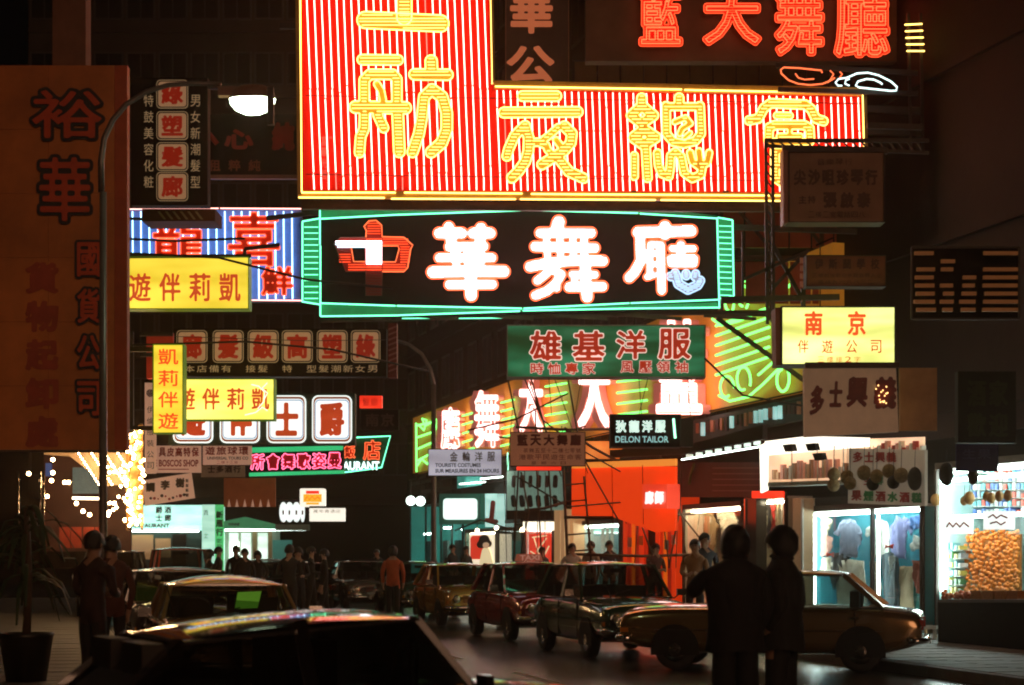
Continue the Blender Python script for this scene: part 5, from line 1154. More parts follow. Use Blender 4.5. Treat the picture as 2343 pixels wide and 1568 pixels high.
for row in range(15):
    for c in range(15):
        x = 2208+c*8.8+random.uniform(-3, 3)+(row % 2)*4; y = 1218+row*9.6+random.uniform(-3, 3)+3*math.sin(c*1.7)
        if x > 2330 or x < 2206+(8 if row < 3 else 0)-(2 if row > 9 else 0): continue
        p = fpt3(x, y, -.55+.02*row+random.uniform(0, .05))
        if om is None: o = MB().ball((0, 0, 0), .040, 10, 7, .95).build('orange', ORG, smooth=True); om = o
        else: o = link('orange', om.data)
        o.location = p; o.rotation_euler = (random.random(), random.random(), random.random()); tag(o, 'orange in the tall netted heap hung at the right edge of the fruit shop', 'orange', 'oranges in the tall netted heap')
s = fac('orange_net', 'dark string net behind the tall heap of oranges', 'net', 2204, 1212, 2330, 1365)
s.plate('sacking', 2208, 1222, 2335, 1362, pm('orange_sacking', (.55, .16, .02), .8, 0, .4, 14, .5), -1.0, .03)
for k in range(12): s.tube([(2206+k*11, 1212), (2206+k*11, 1366)], .6, COCO, -.85, 'cord')
s = fac('fruit_counter', 'black fronted fruit counter with low baskets of red and yellow fruit at the far right', 'stall', 2150, 1372, 2340, 1500)
s.plate('front', 2146, 1378, 2345, 1560, pm('black_board', ()), 1.1, .05); s.plate('top', 2146, 1372, 2345, 1379, pm('dark_wood', (.06, .035, .02), .5), 1.12, 1.0)
om2 = None
for k in range(60):
    x = 2158+random.random()*60; y = 1368-abs(random.gauss(0, 6)); p = fpt3(x, y, .9+random.random()*.2)
    o = link('low_fruit', om.data); o.data = om.data.copy() if om2 is None else om2; 
    if om2 is None: om2 = o.data; om2.materials.clear(); om2.materials.append(pm('red_yellow_fruit', (.65, .14, .03), .4, 0, .4, 9))
    o.location = p; tag(o, 'red-yellow fruit heaped low at the left of the dark counter', 'fruit', 'low heap of fruit on the counter')
# white stools by the window
s = fac('white_stool', 'small white painted stool standing behind the gold car boot', 'stool', 2098, 1432, 2140, 1470)
s.plate('seat', 2098, 1432, 2142, 1440, WHITEP, .8, .3)
for a in (2102, 2134): s.plate('leg', a, 1440, a+4, 1486, WHITEP, .78, .04); s.plate('leg', a, 1440, a+4, 1480, WHITEP, .55, .04)
s = fac('cream_slat_fence', 'cream upright slats lit at the foot of the boutique window', 'fence', 2060, 1420, 2120, 1480)
for k in range(9): s.plate('slat', 2062+k*6.6, 1424+(k % 3)*4, 2066+k*6.6, 1486, pm('cream_slat', (.7, .5, .28), .6), .3, .03)
# bamboo scaffold and cables
r = thing('bamboo_scaffold', 'tangled dark bamboo scaffolding poles in front of the orange awning', 'scaffold', at(1350, 1280, 45)); PBm = Plane(1350, 1280, 45)
BAM = pm('dark_bamboo', (.10, .06, .035), .7, 0, .3, 5); random.seed(4)
for a, b, c, d, rr in ((1152, 1050, 1160, 1300, .8), (1178, 1070, 1176, 1300, .8), (1200, 1060, 1203, 1300, 1), (1232, 1075, 1228, 1290, .9), (1248, 1080, 1246, 1290, .9), (1288, 1060, 1300, 1310, 3.2), (1336, 1090, 1356, 1310, 2.6), (1285, 975, 1300, 1080, 1), (1210, 870, 1285, 1090, 1.4), (1270, 870, 1345, 1085, 1), (1176, 900, 1160, 1080, .8),
                       (1420, 1060, 1432, 1200, 1), (1470, 1065, 1450, 1300, 1), (1500, 1060, 1530, 1300, 1.6), (1555, 1050, 1545, 1300, 1), (1620, 1020, 1600, 1200, .7), (1545, 1060, 1575, 1300, 1)):
    u, z = PBm.loc(a, b); u2, z2 = PBm.loc(c, d); MB().tube([(u, 0, z), (u2, random.uniform(-.3, .3), z2)], rr*45/F, 6).build('pole', BAM, r, smooth=True)
for k in range(5):
    u, z = PBm.loc(1292+k*2, 1110+k*38); u2, z2 = PBm.loc(1340+k*4, 1106+k*38); MB().tube([(u, 0, z), (u2, 0, z2)], .02, 6).build('rung', BAM, r)
for a, b, c, d in ((1290, 1184, 1590, 1176), (1300, 1268, 1640, 1268), (1180, 978, 1420, 982), (1290, 980, 1420, 1060), (1200, 1168, 1290, 1150)):
    u, z = PBm.loc(a, b); u2, z2 = PBm.loc(c, d); MB().tube([(u, -.1, z), ((u+u2)/2, -.1, (z+z2)/2-.05), (u2, -.1, z2)], .035, 6).build('pole', BAM, r, smooth=True)
for lab, P, Y in (('thin black cable sagging across the yellow-green scrolls and balcony', [(1200, 866), (1240, 960), (1330, 1030), (1420, 1080)], 40), ('long cable crossing the front of the dance-hall sign wall on the left', [(290, 580), (500, 590), (700, 640), (900, 660)], 26), ('cable sagging over the cream squares of the long salon board', [(300, 790), (560, 782), (760, 800), (980, 850)], 30),
                  ('black cable slung over the striped blue sign', [(250, 545), (400, 552), (560, 546)], 25), ('loose cable hanging right of the tailor sign', [(1612, 820), (1700, 905), (1842, 930)], 29)):
    mb = MB(); mb.tube([at(x, y, Y) for x, y in P], .018, 5); tag(mb.build('cable', STEEL, smooth=True), lab, 'cable')
for i, P in enumerate((((1160, 860), (1190, 1000), (1175, 1290)), ((1215, 866), (1250, 990), (1262, 1180)), ((1300, 870), (1330, 1040), (1420, 1200)), ((1180, 1090), (1300, 1160), (1420, 1150)), ((1140, 1000), (1230, 1010), (1340, 975)), ((1192, 1080), (1210, 1170), (1190, 1280)), ((1070, 985), (1180, 960), (1300, 900)), ((1440, 1060), (1452, 1160), (1500, 1290)), ((1510, 1040), (1560, 1180), (1640, 1280)), ((1560, 1030), (1556, 1160), (1530, 1300)), ((1225, 940), (1228, 1080), (1240, 1290)), ((1040, 1215), (1100, 1190), (1180, 1215)))):
    mb = MB(); mb.tube([at(x, y, 41+i*.4) for x, y in P], .022, 5); mb.build('wire', BAM, r, smooth=True) if 0 else tag(mb.build('cable', BAM, smooth=True), ['slack rope down the left of the brown banner', 'rope crossing the brown banner and red door', 'rope slanting over the orange awning', 'low rope slung between the ladders', 'thin line behind the brown banner top', 'crooked rope beside the stair entrance', 'line rising to the neon characters', 'rope over the middle of the orange awning', 'long rope falling to the brown-jacketed person', 'rope at the right edge of the orange awning', 'straight line through the red strip', 'cable over the poster shop'][i], 'cable')
s = fac('goods_rack', 'grey-green corrugated rack with two rows of dark hanging goods under the brown banner', 'rack', 1160, 1078, 1288, 1168, depth=.05, board=pm('corrugated_grey', (.38, .52, .44), .6, 0, .3, 2, .2, 0, (.6, 1, .8), .13))  # glow put into the grey-green to brighten the rack
for k in range(32): s.plate('rib', 1161+k*4, 1079, 1162.5+k*4, 1167, MATS['corrugated_grey'], .07, .03)
for k in range(6):
    s.sdfchar([([(1176+k*19, 1092), (1175+k*19, 1112)], 4+k % 2)], [], None, None, pm('dark_red_goods', (.16, .03, .02), .7), d=.2, step=.8, name='hanging_goods'); s.sdfchar([([(1174+k*19, 1138), (1176+k*19, 1156)], 5)], [], None, None, pm('black_board', ()), d=.2, step=.8, name='hanging_goods')
s = fac('lit_canopy', 'small cyan-white glowing canopy lights above the green-framed screen', 'canopy', 1050, 1072, 1150, 1122)
for a_, b_, y in ((1052, 1110, 1108), (1088, 1146, 1084), (1100, 1150, 1096)): s.tube([(a_, y), (b_, y-5)], 2.4, T_WHITE, .4, 'lamp_tube')
s.quad('panel', [(1046, 1118), (1100, 1110), (1100, 1078), (1046, 1085)], pm('teal_wall_painted_glow', ()), .2, .04)
for lab, x, y in (('warm bulb over the red poster, left', 1092, 1214), ('warm bulb over the red poster, right', 1136, 1208), ('small bulb left of the light band sign', 1196, 1212)):
    t = thing('shop_bulb', lab, 'lamp', fpt3(x, y, .8)); MB().ball((0, 0, 0), .07, 10, 7).build('bulb', neon('shop_bulb_glow', (1, .8, .5), 12), t, smooth=True); MB().tube([(0, 0, .05), (0, 0, .3)], .012, 5).build('cord', STEEL, t)
s = fac('green_tube_light', 'single upright green-white tube beside the lavender tailor board', 'lamp', 1158, 1034, 1166, 1078); s.tube([(1162, 1036), (1162, 1076)], 2.6, neon('green_white_tube', ()), 1.4)
s.tube([(1158, 1030), (1166, 1030)], 1.5, STEEL, 1.4, 'cap')
s = Sign('far_yellow_sign', 'small distant yellow neon sign of upright bars above the left end of the shop row', 'neon sign', 974, 870, 1012, 934, 88)
s.quad('panel', [(974, 936), (1012, 922), (1012, 866), (974, 884)], pm('amber_plate', ()), 0, .3)
for k in range(7): s.tube([(977+k*5.5, 933-k*2), (977+k*5.5, 884-k*2.6)], 1.2, N_YEL, .15)
s.tube([(1030, 870), (1033, 908)], 2.2, N_YEL, .15); s.tube([(1036, 876), (1036, 906)], 1.4, N_YEL, .15)
s = fac('tan_pillar', 'lit tan pillar between the narrow shop window and the cyan boutique window', 'pillar', 1814, 1140, 1836, 1420, depth=.25, board=pm('tan_pillar_paint', (.55, .36, .20), .5, 0, .2, 1.5, 0, 0, (1, .6, .3), .05)); s.plate('edge_strip', 1832, 1142, 1836, 1420, WHITEP, .03, .03)  # part of the light on the pillar put into its colour
s = fac('dark_pillar', 'dark glossy pillar between the cream window and the narrow window', 'pillar', 1702, 1140, 1730, 1400, depth=.25, board=pm('black_gloss', (.02, .02, .02), .15)); s.plate('edge_strip', 1702, 1142, 1705, 1400, CHROME_, .03, .03)
# potted palm at the left
r = thing('potted_palm', 'dark leafy potted palm standing behind the person at the left edge', 'plant', (at(60, HZ, 20.5).x, 20.5, .12)); random.seed(8)
MB().lathe([(.01, 0), (.22, 0), (.30, .5), (.32, .55), (.26, .55), (.25, .48), (.01, .48)], n=14).build('pot', pm('dark_pot', (.006, .004, .004), .4), r, smooth=True)
LEAF = pm('dark_leaf', (.03, .06, .02), .5)
MB().tube([(0, 0, .45), (.03, 0, 1.2), (0, .02, 1.95)], [.05, .04, .03], 7).build('stem', BAM, r, smooth=True)
for k in range(46):
    t = random.uniform(0, 6.28); L_ = random.uniform(.35, .8); z = random.uniform(1.0, 1.95); mb = MB(); pts = []
    for j in range(6): q_ = j/5; pts.append(Vector((math.cos(t)*L_*q_, math.sin(t)*L_*q_, z+.55*q_-.9*q_*q_*random.uniform(.8, 1.1))))
    sd = Vector((-math.sin(t), math.cos(t), 0)); vs = []
    for j, p in enumerate(pts): w = .03*math.sin(math.pi*(j+.4)/6); vs += [p+sd*w, p+Vector((0, 0, .012)), p-sd*w]
    fs = [(3*j+i, 3*j+i+1, 3*j+i+4, 3*j+i+3) for j in range(5) for i in (0, 1)]; mb.add(vs, fs); mb.build('leaf', LEAF, r, smooth=True)

# ------------------------------------------------------------------ cars
CHROME = pm('chrome', (.75, .73, .70), .12, 1, .05); TYRE = pm('tyre_rubber', (.02, .02, .02), .8); GLS = glass('car_glass', (.45, .5, .48)); SEATM = pm('vinyl_seat', (.03, .025, .02), .6)
DARKM = pm('wheel_well_black', (.008, .008, .008), .9); HLG = pm('headlight_glass', (.8, .75, .6), .08, .6, .05); TLG = pm('tail_lens', (.35, .02, .01), .2); PLATE = pm('number_plate', (.6, .6, .55), .5)
def car(name, label, paint, pos, heading, rdrop=0, glassm=None, crown=.065, L=4.1, Wd=1.6, H=1.36, roofx=(.30, -1.0), base=(.85, -1.55), belt=.86, taxi=False, cat='car', extras=(), group=None, cowl=0, interior=True):
    """x forward, y left; heading = direction of the nose in the ground plane"""
    r = thing(name, label, cat, (pos[0], pos[1], 0), math.atan2(heading[1], heading[0]), group); GLS = glassm or glass('car_glass')
    h = L/2; w = Wd/2
    st = [(-h, .86, .42, .68, .74), (-h+.06, .95, .32, .76, .80), (-h+.45, .985, .24, belt-.04, belt), (base[1], 1.0, .22, belt-.02, belt+.02), (-.2, 1.0, .20, belt-.01, belt+.02), (base[0], 1.0, .20, belt-.03, belt+.02),
          (h-.55, .985, .24, min(.80, belt-.04), min(.86, belt+.02)), (h-.12, .95, .30, min(.75, belt-.09), min(.81, belt-.03)), (h-.02, .90, .36, min(.70, belt-.14), min(.76, belt-.08)), (h, .84, .42, .60, .62)]
    ring = lambda x, k, zb, zs, zt: [(x, 0, zb), (x, w*k*.80, zb), (x, w*k*.97, zb+.08), (x, w*k, zb+.22), (x, w*k*.995, zs-.12), (x, w*k*.96, zs-.02), (x, w*k*.86, zt-.015), (x, w*k*.45, zt+.022), (x, 0, zt+.032)]
    vs = []; fs = []; n = None
    for a in st:
        half = ring(*a); full = half+[(x, -y, z) for x, y, z in half[-2:0:-1]]; n = len(full); vs += full
    for i in range(len(st)-1):
        for k in range(n): fs.append((i*n+k, i*n+(k+1) % n, (i+1)*n+(k+1) % n, (i+1)*n+k))
    fs += [tuple(range(n)), tuple((len(st)-1)*n+k for k in range(n))[::-1]]
    b = mesh('body', vs, fs, paint, r, smooth=True); md = b.modifiers.new('smooth', 'SUBSURF'); md.levels = md.render_levels = 2
    # roof
    (x1, x0) = roofx; wt = w*.76; wb = w*.93; zr = H-crown; vs = []; nx, ny = 7, 7
    for i in range(nx):
        x = x0-.04+(x1-x0+.10)*i/(nx-1); e = 1-abs(2*i/(nx-1)-1)**3
        for j in range(ny): t = 2*j/(ny-1)-1; vs.append((x, t*(wt+.03), zr+crown*(1-t*t*.9)*(.45+.55*e)-rdrop*(1-i/(nx-1))**1.6))
    fs = [(i*ny+j, (i+1)*ny+j, (i+1)*ny+j+1, i*ny+j+1) for i in range(nx-1) for j in range(ny-1)]
    b = mesh('roof', vs, fs, paint, r, smooth=True); m1 = b.modifiers.new('t', 'SOLIDIFY'); m1.thickness = .035; m2 = b.modifiers.new('s', 'SUBSURF'); m2.levels = m2.render_levels = 2
    C = lambda x, y, z: Vector((x, y, z)); zb = belt+.0
    A0 = lambda s: C(base[0], s*wb*.97, zb); A1 = lambda s: C(x1, s*wt, zr); R0 = lambda s: C(base[1], s*wb*.97, zb+.02); R1 = lambda s: C(x0, s*wt, zr-rdrop)
    for s_ in (1, -1):
        MB().bar(A0(s_), A1(s_), .038).build('pillar', paint, r); MB().bar(R0(s_), R1(s_), .085, .06).build('pillar', paint, r)
        mid0 = C(-.25, s_*wb, zb); mid1 = C(-.3, s_*(wt+.01), zr); MB().bar(mid0, mid1, .07, .05).build('pillar', paint, r)
        MB().bar(A1(s_)+Vector((0, s_*.03, 0)), R1(s_)+Vector((0, s_*.03, 0)), .02).build('rain_gutter', CHROME, r)
        MB().bar(A0(s_)+Vector((0, s_*.05, .0)), R0(s_)+Vector((0, s_*.05, -.01)), .022, .02).build('window_trim', CHROME, r)
        g = lambda a, b_, c, d: mesh('side_window', [a, b_, c, d], [(0, 1, 2, 3)], GLS, r)
        g(A0(s_), mid0, mid1, A1(s_)); g(mid0, R0(s_), R1(s_), mid1)
        for x in (h-.78, -h+.78):
            wy = s_*(w-.05)
            arch = [(x+.325*math.cos(t), .29+.325*math.sin(t)) for t in [math.pi*k/10 for k in range(11)]]; arch = [(x+.325, .2)]+arch+[(x-.325, .2)]
            MB().prism(arch[::-1], s_*(w+.001), s_*(w+.006)).build('wheel_well', DARKM, r)
            wh = MB().lathe([(.17, -.08), (.255, -.085), (.275, -.06), (.28, 0), (.275, .06), (.255, .085), (.17, .08)], (0, 0, 0), 'y', 20).build('wheel', TYRE, r, (x, wy-s_*.03, .28), smooth=True)
            MB().lathe([(.001, s_*.088), (.06, s_*.095), (.10, s_*.075), (.17, s_*.08), (.175, s_*.0)], (0, 0, 0), 'y', 18).build('hubcap', CHROME, wh, smooth=True)
        # door seams, handles, side strip
        for x in (base[0]-.02, -.27, base[1]+.35): MB().box(x-.006, x+.006, s_*(w*.975), s_*(w+.002), .30, belt-.04).build('door_seam', DARKM, r)
        for x in (-.12, -1.12): MB().box(x-.08, x+.04, s_*(w-.01), s_*(w+.03), .70, .725).build('door_handle', CHROME, r)
        MB().box(-h+.5, h-.5, s_*(w-.01), s_*(w+.006), .535, .548).build('side_strip', CHROME, r)
        MB().box(h-.14, h-.03, s_*(w*.94), s_*(w*.94)-s_*.02, .5, .56).build('marker_lamp', pm('amber_lens', (.6, .2, .02), .2), r)
        hl = MB().lathe([(.085, 0), (.09, .03), (.075, .045), (.04, .06), (.001, .065)], (0, 0, 0), 'x', 16).build('headlight', CHROME, r, (h-.035, s_*(w*.68), .60), smooth=True)
        MB().ball((.03, 0, 0), .07, 12, 8).build('lens', HLG, hl, smooth=True)
        MB().box(-h-.02, -h+.05, s_*w*.60, s_*w*.86, .56, .70).build('tail_light', TLG, r)
        mr = MB(); mr.bar((base[0]-.02, s_*(w*.98), belt), (base[0]-.05, s_*(w+.10), belt+.08), .015); mr.box(base[0]-.09, base[0]-.04, s_*(w+.04), s_*(w+.18), belt+.04, belt+.14); mr.build('mirror', CHROME, r)
    mesh('windshield', [A0(1), A0(-1), A1(-1), A1(1)], [(0, 1, 2, 3)], GLS, r); mesh('rear_window', [R0(1), R0(-1), R1(-1), R1(1)], [(0, 1, 2, 3)], GLS, r)
    for a, b_ in ((A0(1), A0(-1)), (A1(1), A1(-1)), (R0(1), R0(-1)), (R1(1), R1(-1))): MB().bar(a+Vector((0, 0, .008)), b_+Vector((0, 0, .008)), .02).build('window_trim', CHROME, r)
    mb = MB(); mb.box(h-.06, h-.005, -w*.5, w*.5, .52, .68)
    mb.build('grille', DARKM, r); mb = MB()
    for k in range(5): mb.box(h-.01, h+.008, -w*.5, w*.5, .53+k*.033, .54+k*.033)
    mb.build('grille_bar', CHROME, r)
    for sgn, x in ((1, h+.05), (-1, -h-.05)):
        P = [(x-sgn*.22, w*.97, .42), (x-sgn*.06, w*.93, .42), (x, w*.6, .42), (x+sgn*.01, 0, .42), (x, -w*.6, .42), (x-sgn*.06, -w*.93, .42), (x-sgn*.22, -w*.97, .42)]
        MB().tube(P, .045, 8).build('bumper', CHROME, r, smooth=True); MB().box(x+sgn*.04, x+sgn*.05, -.22, .22, .36, .46).build('number_plate', PLATE, r)
    if interior:
        for x in (.15, -.85):
            for s_ in ((1, -1) if x > 0 else (1, -1)): m_ = MB(); m_.box(x-.25, x+.2, s_*.36-.24, s_*.36+.24, .45, .60); m_.box(x-.34, x-.22, s_*.36-.24, s_*.36+.24, .5, 1.06); m_.build('seat', SEATM, r)
        sw = MB().tube([(.50+.05*math.cos(t), -.36+.18*math.cos(t), .92+.16*math.sin(t)) for t in [2*math.pi*k/14 for k in range(14)]], .012, 5, True).build('steering_wheel', SEATM, r)
        MB().box(base[0]-.25, base[0]+.02, -w*.85, w*.85, belt-.12, belt+.02).build('dashboard', SEATM, r)
        MB().box(x1-.02, x1, -.1, .1, zr-.11, zr-.05).build('rear_mirror', DARKM, r)
    for y in (-.3, .25): MB().bar((base[0]+.03, y, belt+.03), (base[0]-.10, y+.4, belt+.13), .012).build('wiper', DARKM, r)
    if taxi:
        t = MB().prism([(-.26, 0), (.26, 0), (.22, .13), (-.22, .13)], -.06, .06).build('taxi_sign', pm('taxi_box', (.6, .18, .10), .5, 0, .1, 3, 0, 0, (1, .25, .15), .10), r, (-.15, 0, H), math.pi/2, False)
        FC.body = 'TAXI'; FC.offset = .03; bpy.context.view_layer.update(); m = bpy.data.meshes.new_from_object(FO); v = np.array([p.co[:2] for p in m.vertices]); f = [tuple(p.vertices) for p in m.polygons]; bpy.data.meshes.remove(m)
        lo = v.min(0); hi = v.max(0); v = (v-lo)/(hi-lo); mb = MB(); mb.add([(-.19+.38*a, -.064, .02+.09*b_) for a, b_ in v], f); mb.add([(.19-.38*a, .064, .02+.09*b_) for a, b_ in v], f); mb.build('lettering', pm('pale_taxi_letters', (.8, .5, .4), .5, 0, .1, 2, 0, 0, (1, .5, .4), .2), t)
    return r
def paint(n, c, metal=.25, rough=.22): return pm('paint_'+n, c, rough, metal, .06, 1.2, 0, 1.0)
HD = (.257, -.966)
GOLD = paint('gold', (.44, .28, .10), .8, .22); GRN = paint('dark_green', (.03, .09, .05)); REDC = paint('taxi_red', (.32, .02, .018)); YELC = paint('yellow', (.60, .30, .05)); BLKC = paint('black', (.012, .012, .013)); SILV = paint('silver', (.45, .46, .44), .7); ORC = paint('orange_red', (.55, .08, .03)); GREY = paint('grey', (.16, .16, .15)); CRMC = paint('cream', (.5, .47, .4))
c1 = car('parked_car', 'gold saloon car turned side-on behind the two standing men', GOLD, (3.55, 25.0), (-.97, .24), L=4.0, Wd=1.6, H=1.34, roofx=(.15, -1.0), base=(.72, -1.5), belt=.83)
car('parked_car', 'dark green estate car with a red roof sheen, left of the gold side-on saloon', GRN, (1.55, 28.6), HD, L=3.9, Wd=1.58, H=1.44, roofx=(.25, -1.2), base=(.75, -1.6), belt=.88)
car('taxi', 'dark red taxi with a small roof sign reading TAXI, in the kerbside row', REDC, (.35, 34.0), HD, L=4.1, Wd=1.6, H=1.42, taxi=True, cat='taxi')
car('parked_car', 'small yellow-ochre saloon behind the taxi in the kerbside row', YELC, (-1.15, 40.5), HD, L=3.8, Wd=1.5, H=1.36)
car('parked_car', 'green car half hidden by the man in the orange jacket', GRN, (-2.4, 46.0), HD, L=4.0, Wd=1.55, H=1.38)
car('parked_car', 'silvery car glinting cyan at the far end of the kerbside row', SILV, (-4.1, 50.5), HD, L=4.2, Wd=1.6, H=1.40)
cg = car('parked_car', 'gold saloon facing the camera with a lime sticker in its windscreen, left', paint('bronze', (.85, .50, .17), .8, .32), (-3.22, 20.6), (.24, -.97), crown=.12, L=4.1, Wd=1.62, H=1.32, base=(.80, -1.5), belt=.84)
STK = litpanel('lime_sticker', (.25, .8, .05), .22, .4)
for y0_, z0_ in ((.34, 1.00),): 
    mesh('windscreen_sticker', [(.60, .30, .96), (.60, .05, .95), (.44, .10, 1.13), (.44, .36, 1.14)], [(0, 1, 2, 3)], pm('lime_paper', (.18, .45, .04), .6, 0, .2, 4, 0, 0, (.3, .9, .05), .12), cg)
MB().bar((1.0, -.6, .85), (.75, -.72, 1.32), .008).build('antenna', CHROME, cg)
car('parked_car', 'dark saloon right behind the gold one on the left', BLKC, (-4.9, 27.0), HD, L=4.1, Wd=1.6, H=1.36)
car('delivery_van', 'orange-red van with rounded roof behind the dark saloon on the left', ORC, (-8.2, 45.5), HD, L=3.9, Wd=1.5, H=1.72, roofx=(.9, -1.8), base=(1.35, -1.9), belt=.95, cat='van')
car('delivery_van', 'grey van at the left kerb with a green reflection, left of the orange one', GREY, (-9.0, 41.5), HD, L=4.0, Wd=1.55, H=1.66, roofx=(.9, -1.8), base=(1.35, -1.9), belt=.95, cat='van')
car('moving_car', 'black car seen from behind with cyan roof gleam, centre left of the street', BLKC, (-6.6, 52.0), (-.9, .4), L=4.1, Wd=1.6, H=1.36)
car('moving_car', 'pale small car far back under the bright corner shop lights', CRMC, (-8.3, 62.0), (-.257, .966), L=4.0, Wd=1.55, H=1.40)
ff = car('foreground_car', 'black fastback car in the near foreground whose glossy roof mirrors the neon', paint('near_black', (.012, .010, .010), .3, .12), (-1.19, 11.0), (.9, .43), L=3.7, Wd=1.6, H=1.24, roofx=(.42, -.98), base=(.78, -1.36), belt=.72, rdrop=.11, glassm=glass('tinted_glass', (.10, .10, .09)))

# ------------------------------------------------------------------ people
SKIN = pm('skin', (.42, .24, .15), .55, 0, .08, 6); HAIR = pm('black_hair', (.010, .008, .007), .45, 0, .2, 20, .3); SHOE = pm('shoe_leather', (.02, .015, .012), .35)
def person(label, pos, face, H, top, trousers, arms='down', lean=0, hair='short', stride=.0, skirt=False, fingers=True, turn=0, group=None, thick=1.0):
    """one continuous skinned body; face = heading angle (0 = looking along +x)"""
    r = thing('person', label, 'person', (pos[0], pos[1], pos[2] if len(pos) > 2 else 0), face, group); k = H/1.72; V = []; E_ = []; R = []; Z = []
    def a(p, rad, zone, par=None):
        V.append(Vector(p)*k); R.append((rad*k, rad*k) if not isinstance(rad, tuple) else (rad[0]*k, rad[1]*k)); Z.append(zone)
        if par is not None: E_.append((par, len(V)-1))
        return len(V)-1
    lx = lean
    pel = a((0, 0, .95), (.135*thick, .165*thick), 't'); wa = a((lx*.3, 0, 1.10), (.115*thick, .15*thick), 't', pel); chst = a((lx*.7, 0, 1.28), (.125*thick, .175*thick), 't', wa); up = a((lx*.9, 0, 1.40), (.10*thick, .14*thick), 't', chst)
    nk = a((lx, 0, 1.49), .052 if thick < 1.3 else .075, 's' if thick < 1.3 else 't', up); hb = a((lx+.01, 0, 1.56), .062, 's', nk); hm = a((lx+.015, 0, 1.62), (.088, .075), 's', hb); ht = a((lx+.01, 0, 1.68), (.075, .066), 's', hm)
    jaw = a((lx+.06, 0, 1.56), .035, 's', hb)
    for sd in (1, -1):
        hp = a((0, sd*(.09 if thick < 1.3 else .082), .90), (.10*thick, .09*thick), 'l', pel); kn = a((stride*sd*.18+.01, sd*(.10 if thick < 1.3 else .092), .50), .066*thick*(1 if thick < 1.3 else 1.08), 'l', hp); an = a((stride*sd*.32-.02, sd*.105, .10), .062*(1 if thick < 1.3 else 1.5) if not skirt else .045, 'l', kn); ft = a((stride*sd*.32+.03, sd*.11, .045), .042, 'f', an); a((stride*sd*.32+.16, sd*.12, .035), .034, 'f', ft)
        sh = a((lx*.9, sd*(.175 if thick < 1.3 else .20), 1.40), .062*thick, 't', up)
        if arms == 'down' or (arms == 'phone' and sd < 0): el = (lx*.6-.02, sd*.25, 1.13); wr = (lx*.5+.06, sd*.24, .90); hd = (lx*.5+.09, sd*.235, .82)
        elif arms == 'pockets': el = (lx*.6-.08, sd*.29, 1.14); wr = (.04, sd*.20, .95); hd = (.08, sd*.17, .89)
        elif arms == 'elbow' and sd > 0: el = (lx*.6+.16, sd*.33, 1.22); wr = (.30, .16, 1.34); hd = (.33, .10, 1.38)
        elif arms == 'elbow': el = (lx*.6-.02, sd*.27, 1.14); wr = (.08, sd*.22, .94); hd = (.11, sd*.20, .87)
        elif arms == 'phone': el = (.08, sd*.26, 1.20); wr = (.16, sd*.16, 1.42); hd = (.14, sd*.11, 1.50)
        elif arms == 'front': el = (.03, sd*.24, 1.14); wr = (.24, sd*.12, 1.10); hd = (.30, sd*.08, 1.12)
        e_ = a(el, .047*thick, 't', sh); w_ = a(wr, .034*thick, 't', e_); h_ = a(hd, (.028, .040), 's', w_)
        if fingers:
            d_ = (Vector(hd)-Vector(wr)).normalized(); sdv = Vector((0, 1, 0)).cross(d_); sdv = sdv.normalized() if sdv.length > .01 else Vector((1, 0, 0)); inw = Vector((0, -sd, 0))
            for j, ln in enumerate((.062, .074, .070, .055)):
                b0 = Vector(hd)+d_*.03+sdv*(.027-.018*j); p1 = a(b0+d_*ln*.55, .0095, 's', h_); a(b0+d_*ln+inw*.018, .008, 's', p1)
            t1 = a(Vector(hd)+sdv*.040+d_*.01, .011, 's', h_); a(Vector(hd)+sdv*.055+d_*.045+inw*.01, .009, 's', t1)
    me = bpy.data.meshes.new('b'); me.from_pydata([tuple(v) for v in V], E_, []); o = bpy.data.objects.new('b', me); COL.objects.link(o)
    md = o.modifiers.new('k', 'SKIN'); 
    if not me.skin_vertices: 
        bpy.context.view_layer.update()
    for i, sv in enumerate(me.skin_vertices[0].data): sv.radius = R[i]; sv.use_root = (i == 0)
    md.use_smooth_shade = True; md.branch_smoothing = .4; ms = o.modifiers.new('s', 'SUBSURF'); ms.levels = ms.render_levels = 1
    dg = bpy.context.evaluated_depsgraph_get(); dg.update(); m2 = bpy.data.meshes.new_from_object(o.evaluated_get(dg)); bpy.data.objects.remove(o)
    m2.materials.clear()
    for m in (top, trousers, SKIN, SHOE): m2.materials.append(m)
    segs = [(np.array(V[i]), np.array(V[j]), Z[j]) for i, j in E_]; idx = {'t': 0, 'l': 1, 's': 2, 'f': 3}
    cs = np.array([p.center[:] for p in m2.polygons]); best = np.full(len(cs), 1e9); zi = np.zeros(len(cs), int)
    for p, q_, z in segs:
        d_ = q_-p; t = np.clip(((cs-p)@d_)/max(d_@d_, 1e-9), 0, 1); dd = np.linalg.norm(cs-(p+t[:, None]*d_), axis=1); u = dd < best; best[u] = dd[u]; zi[u] = idx[z]
    hem = cs[:, 2] > .80*k; near = (zi == 1) & hem; zi[near] = 0
    m2.polygons.foreach_set('material_index', zi.astype(np.int32)); m2.polygons.foreach_set('use_smooth', [True]*len(m2.polygons)); m2.update()
    link('body', m2, r)
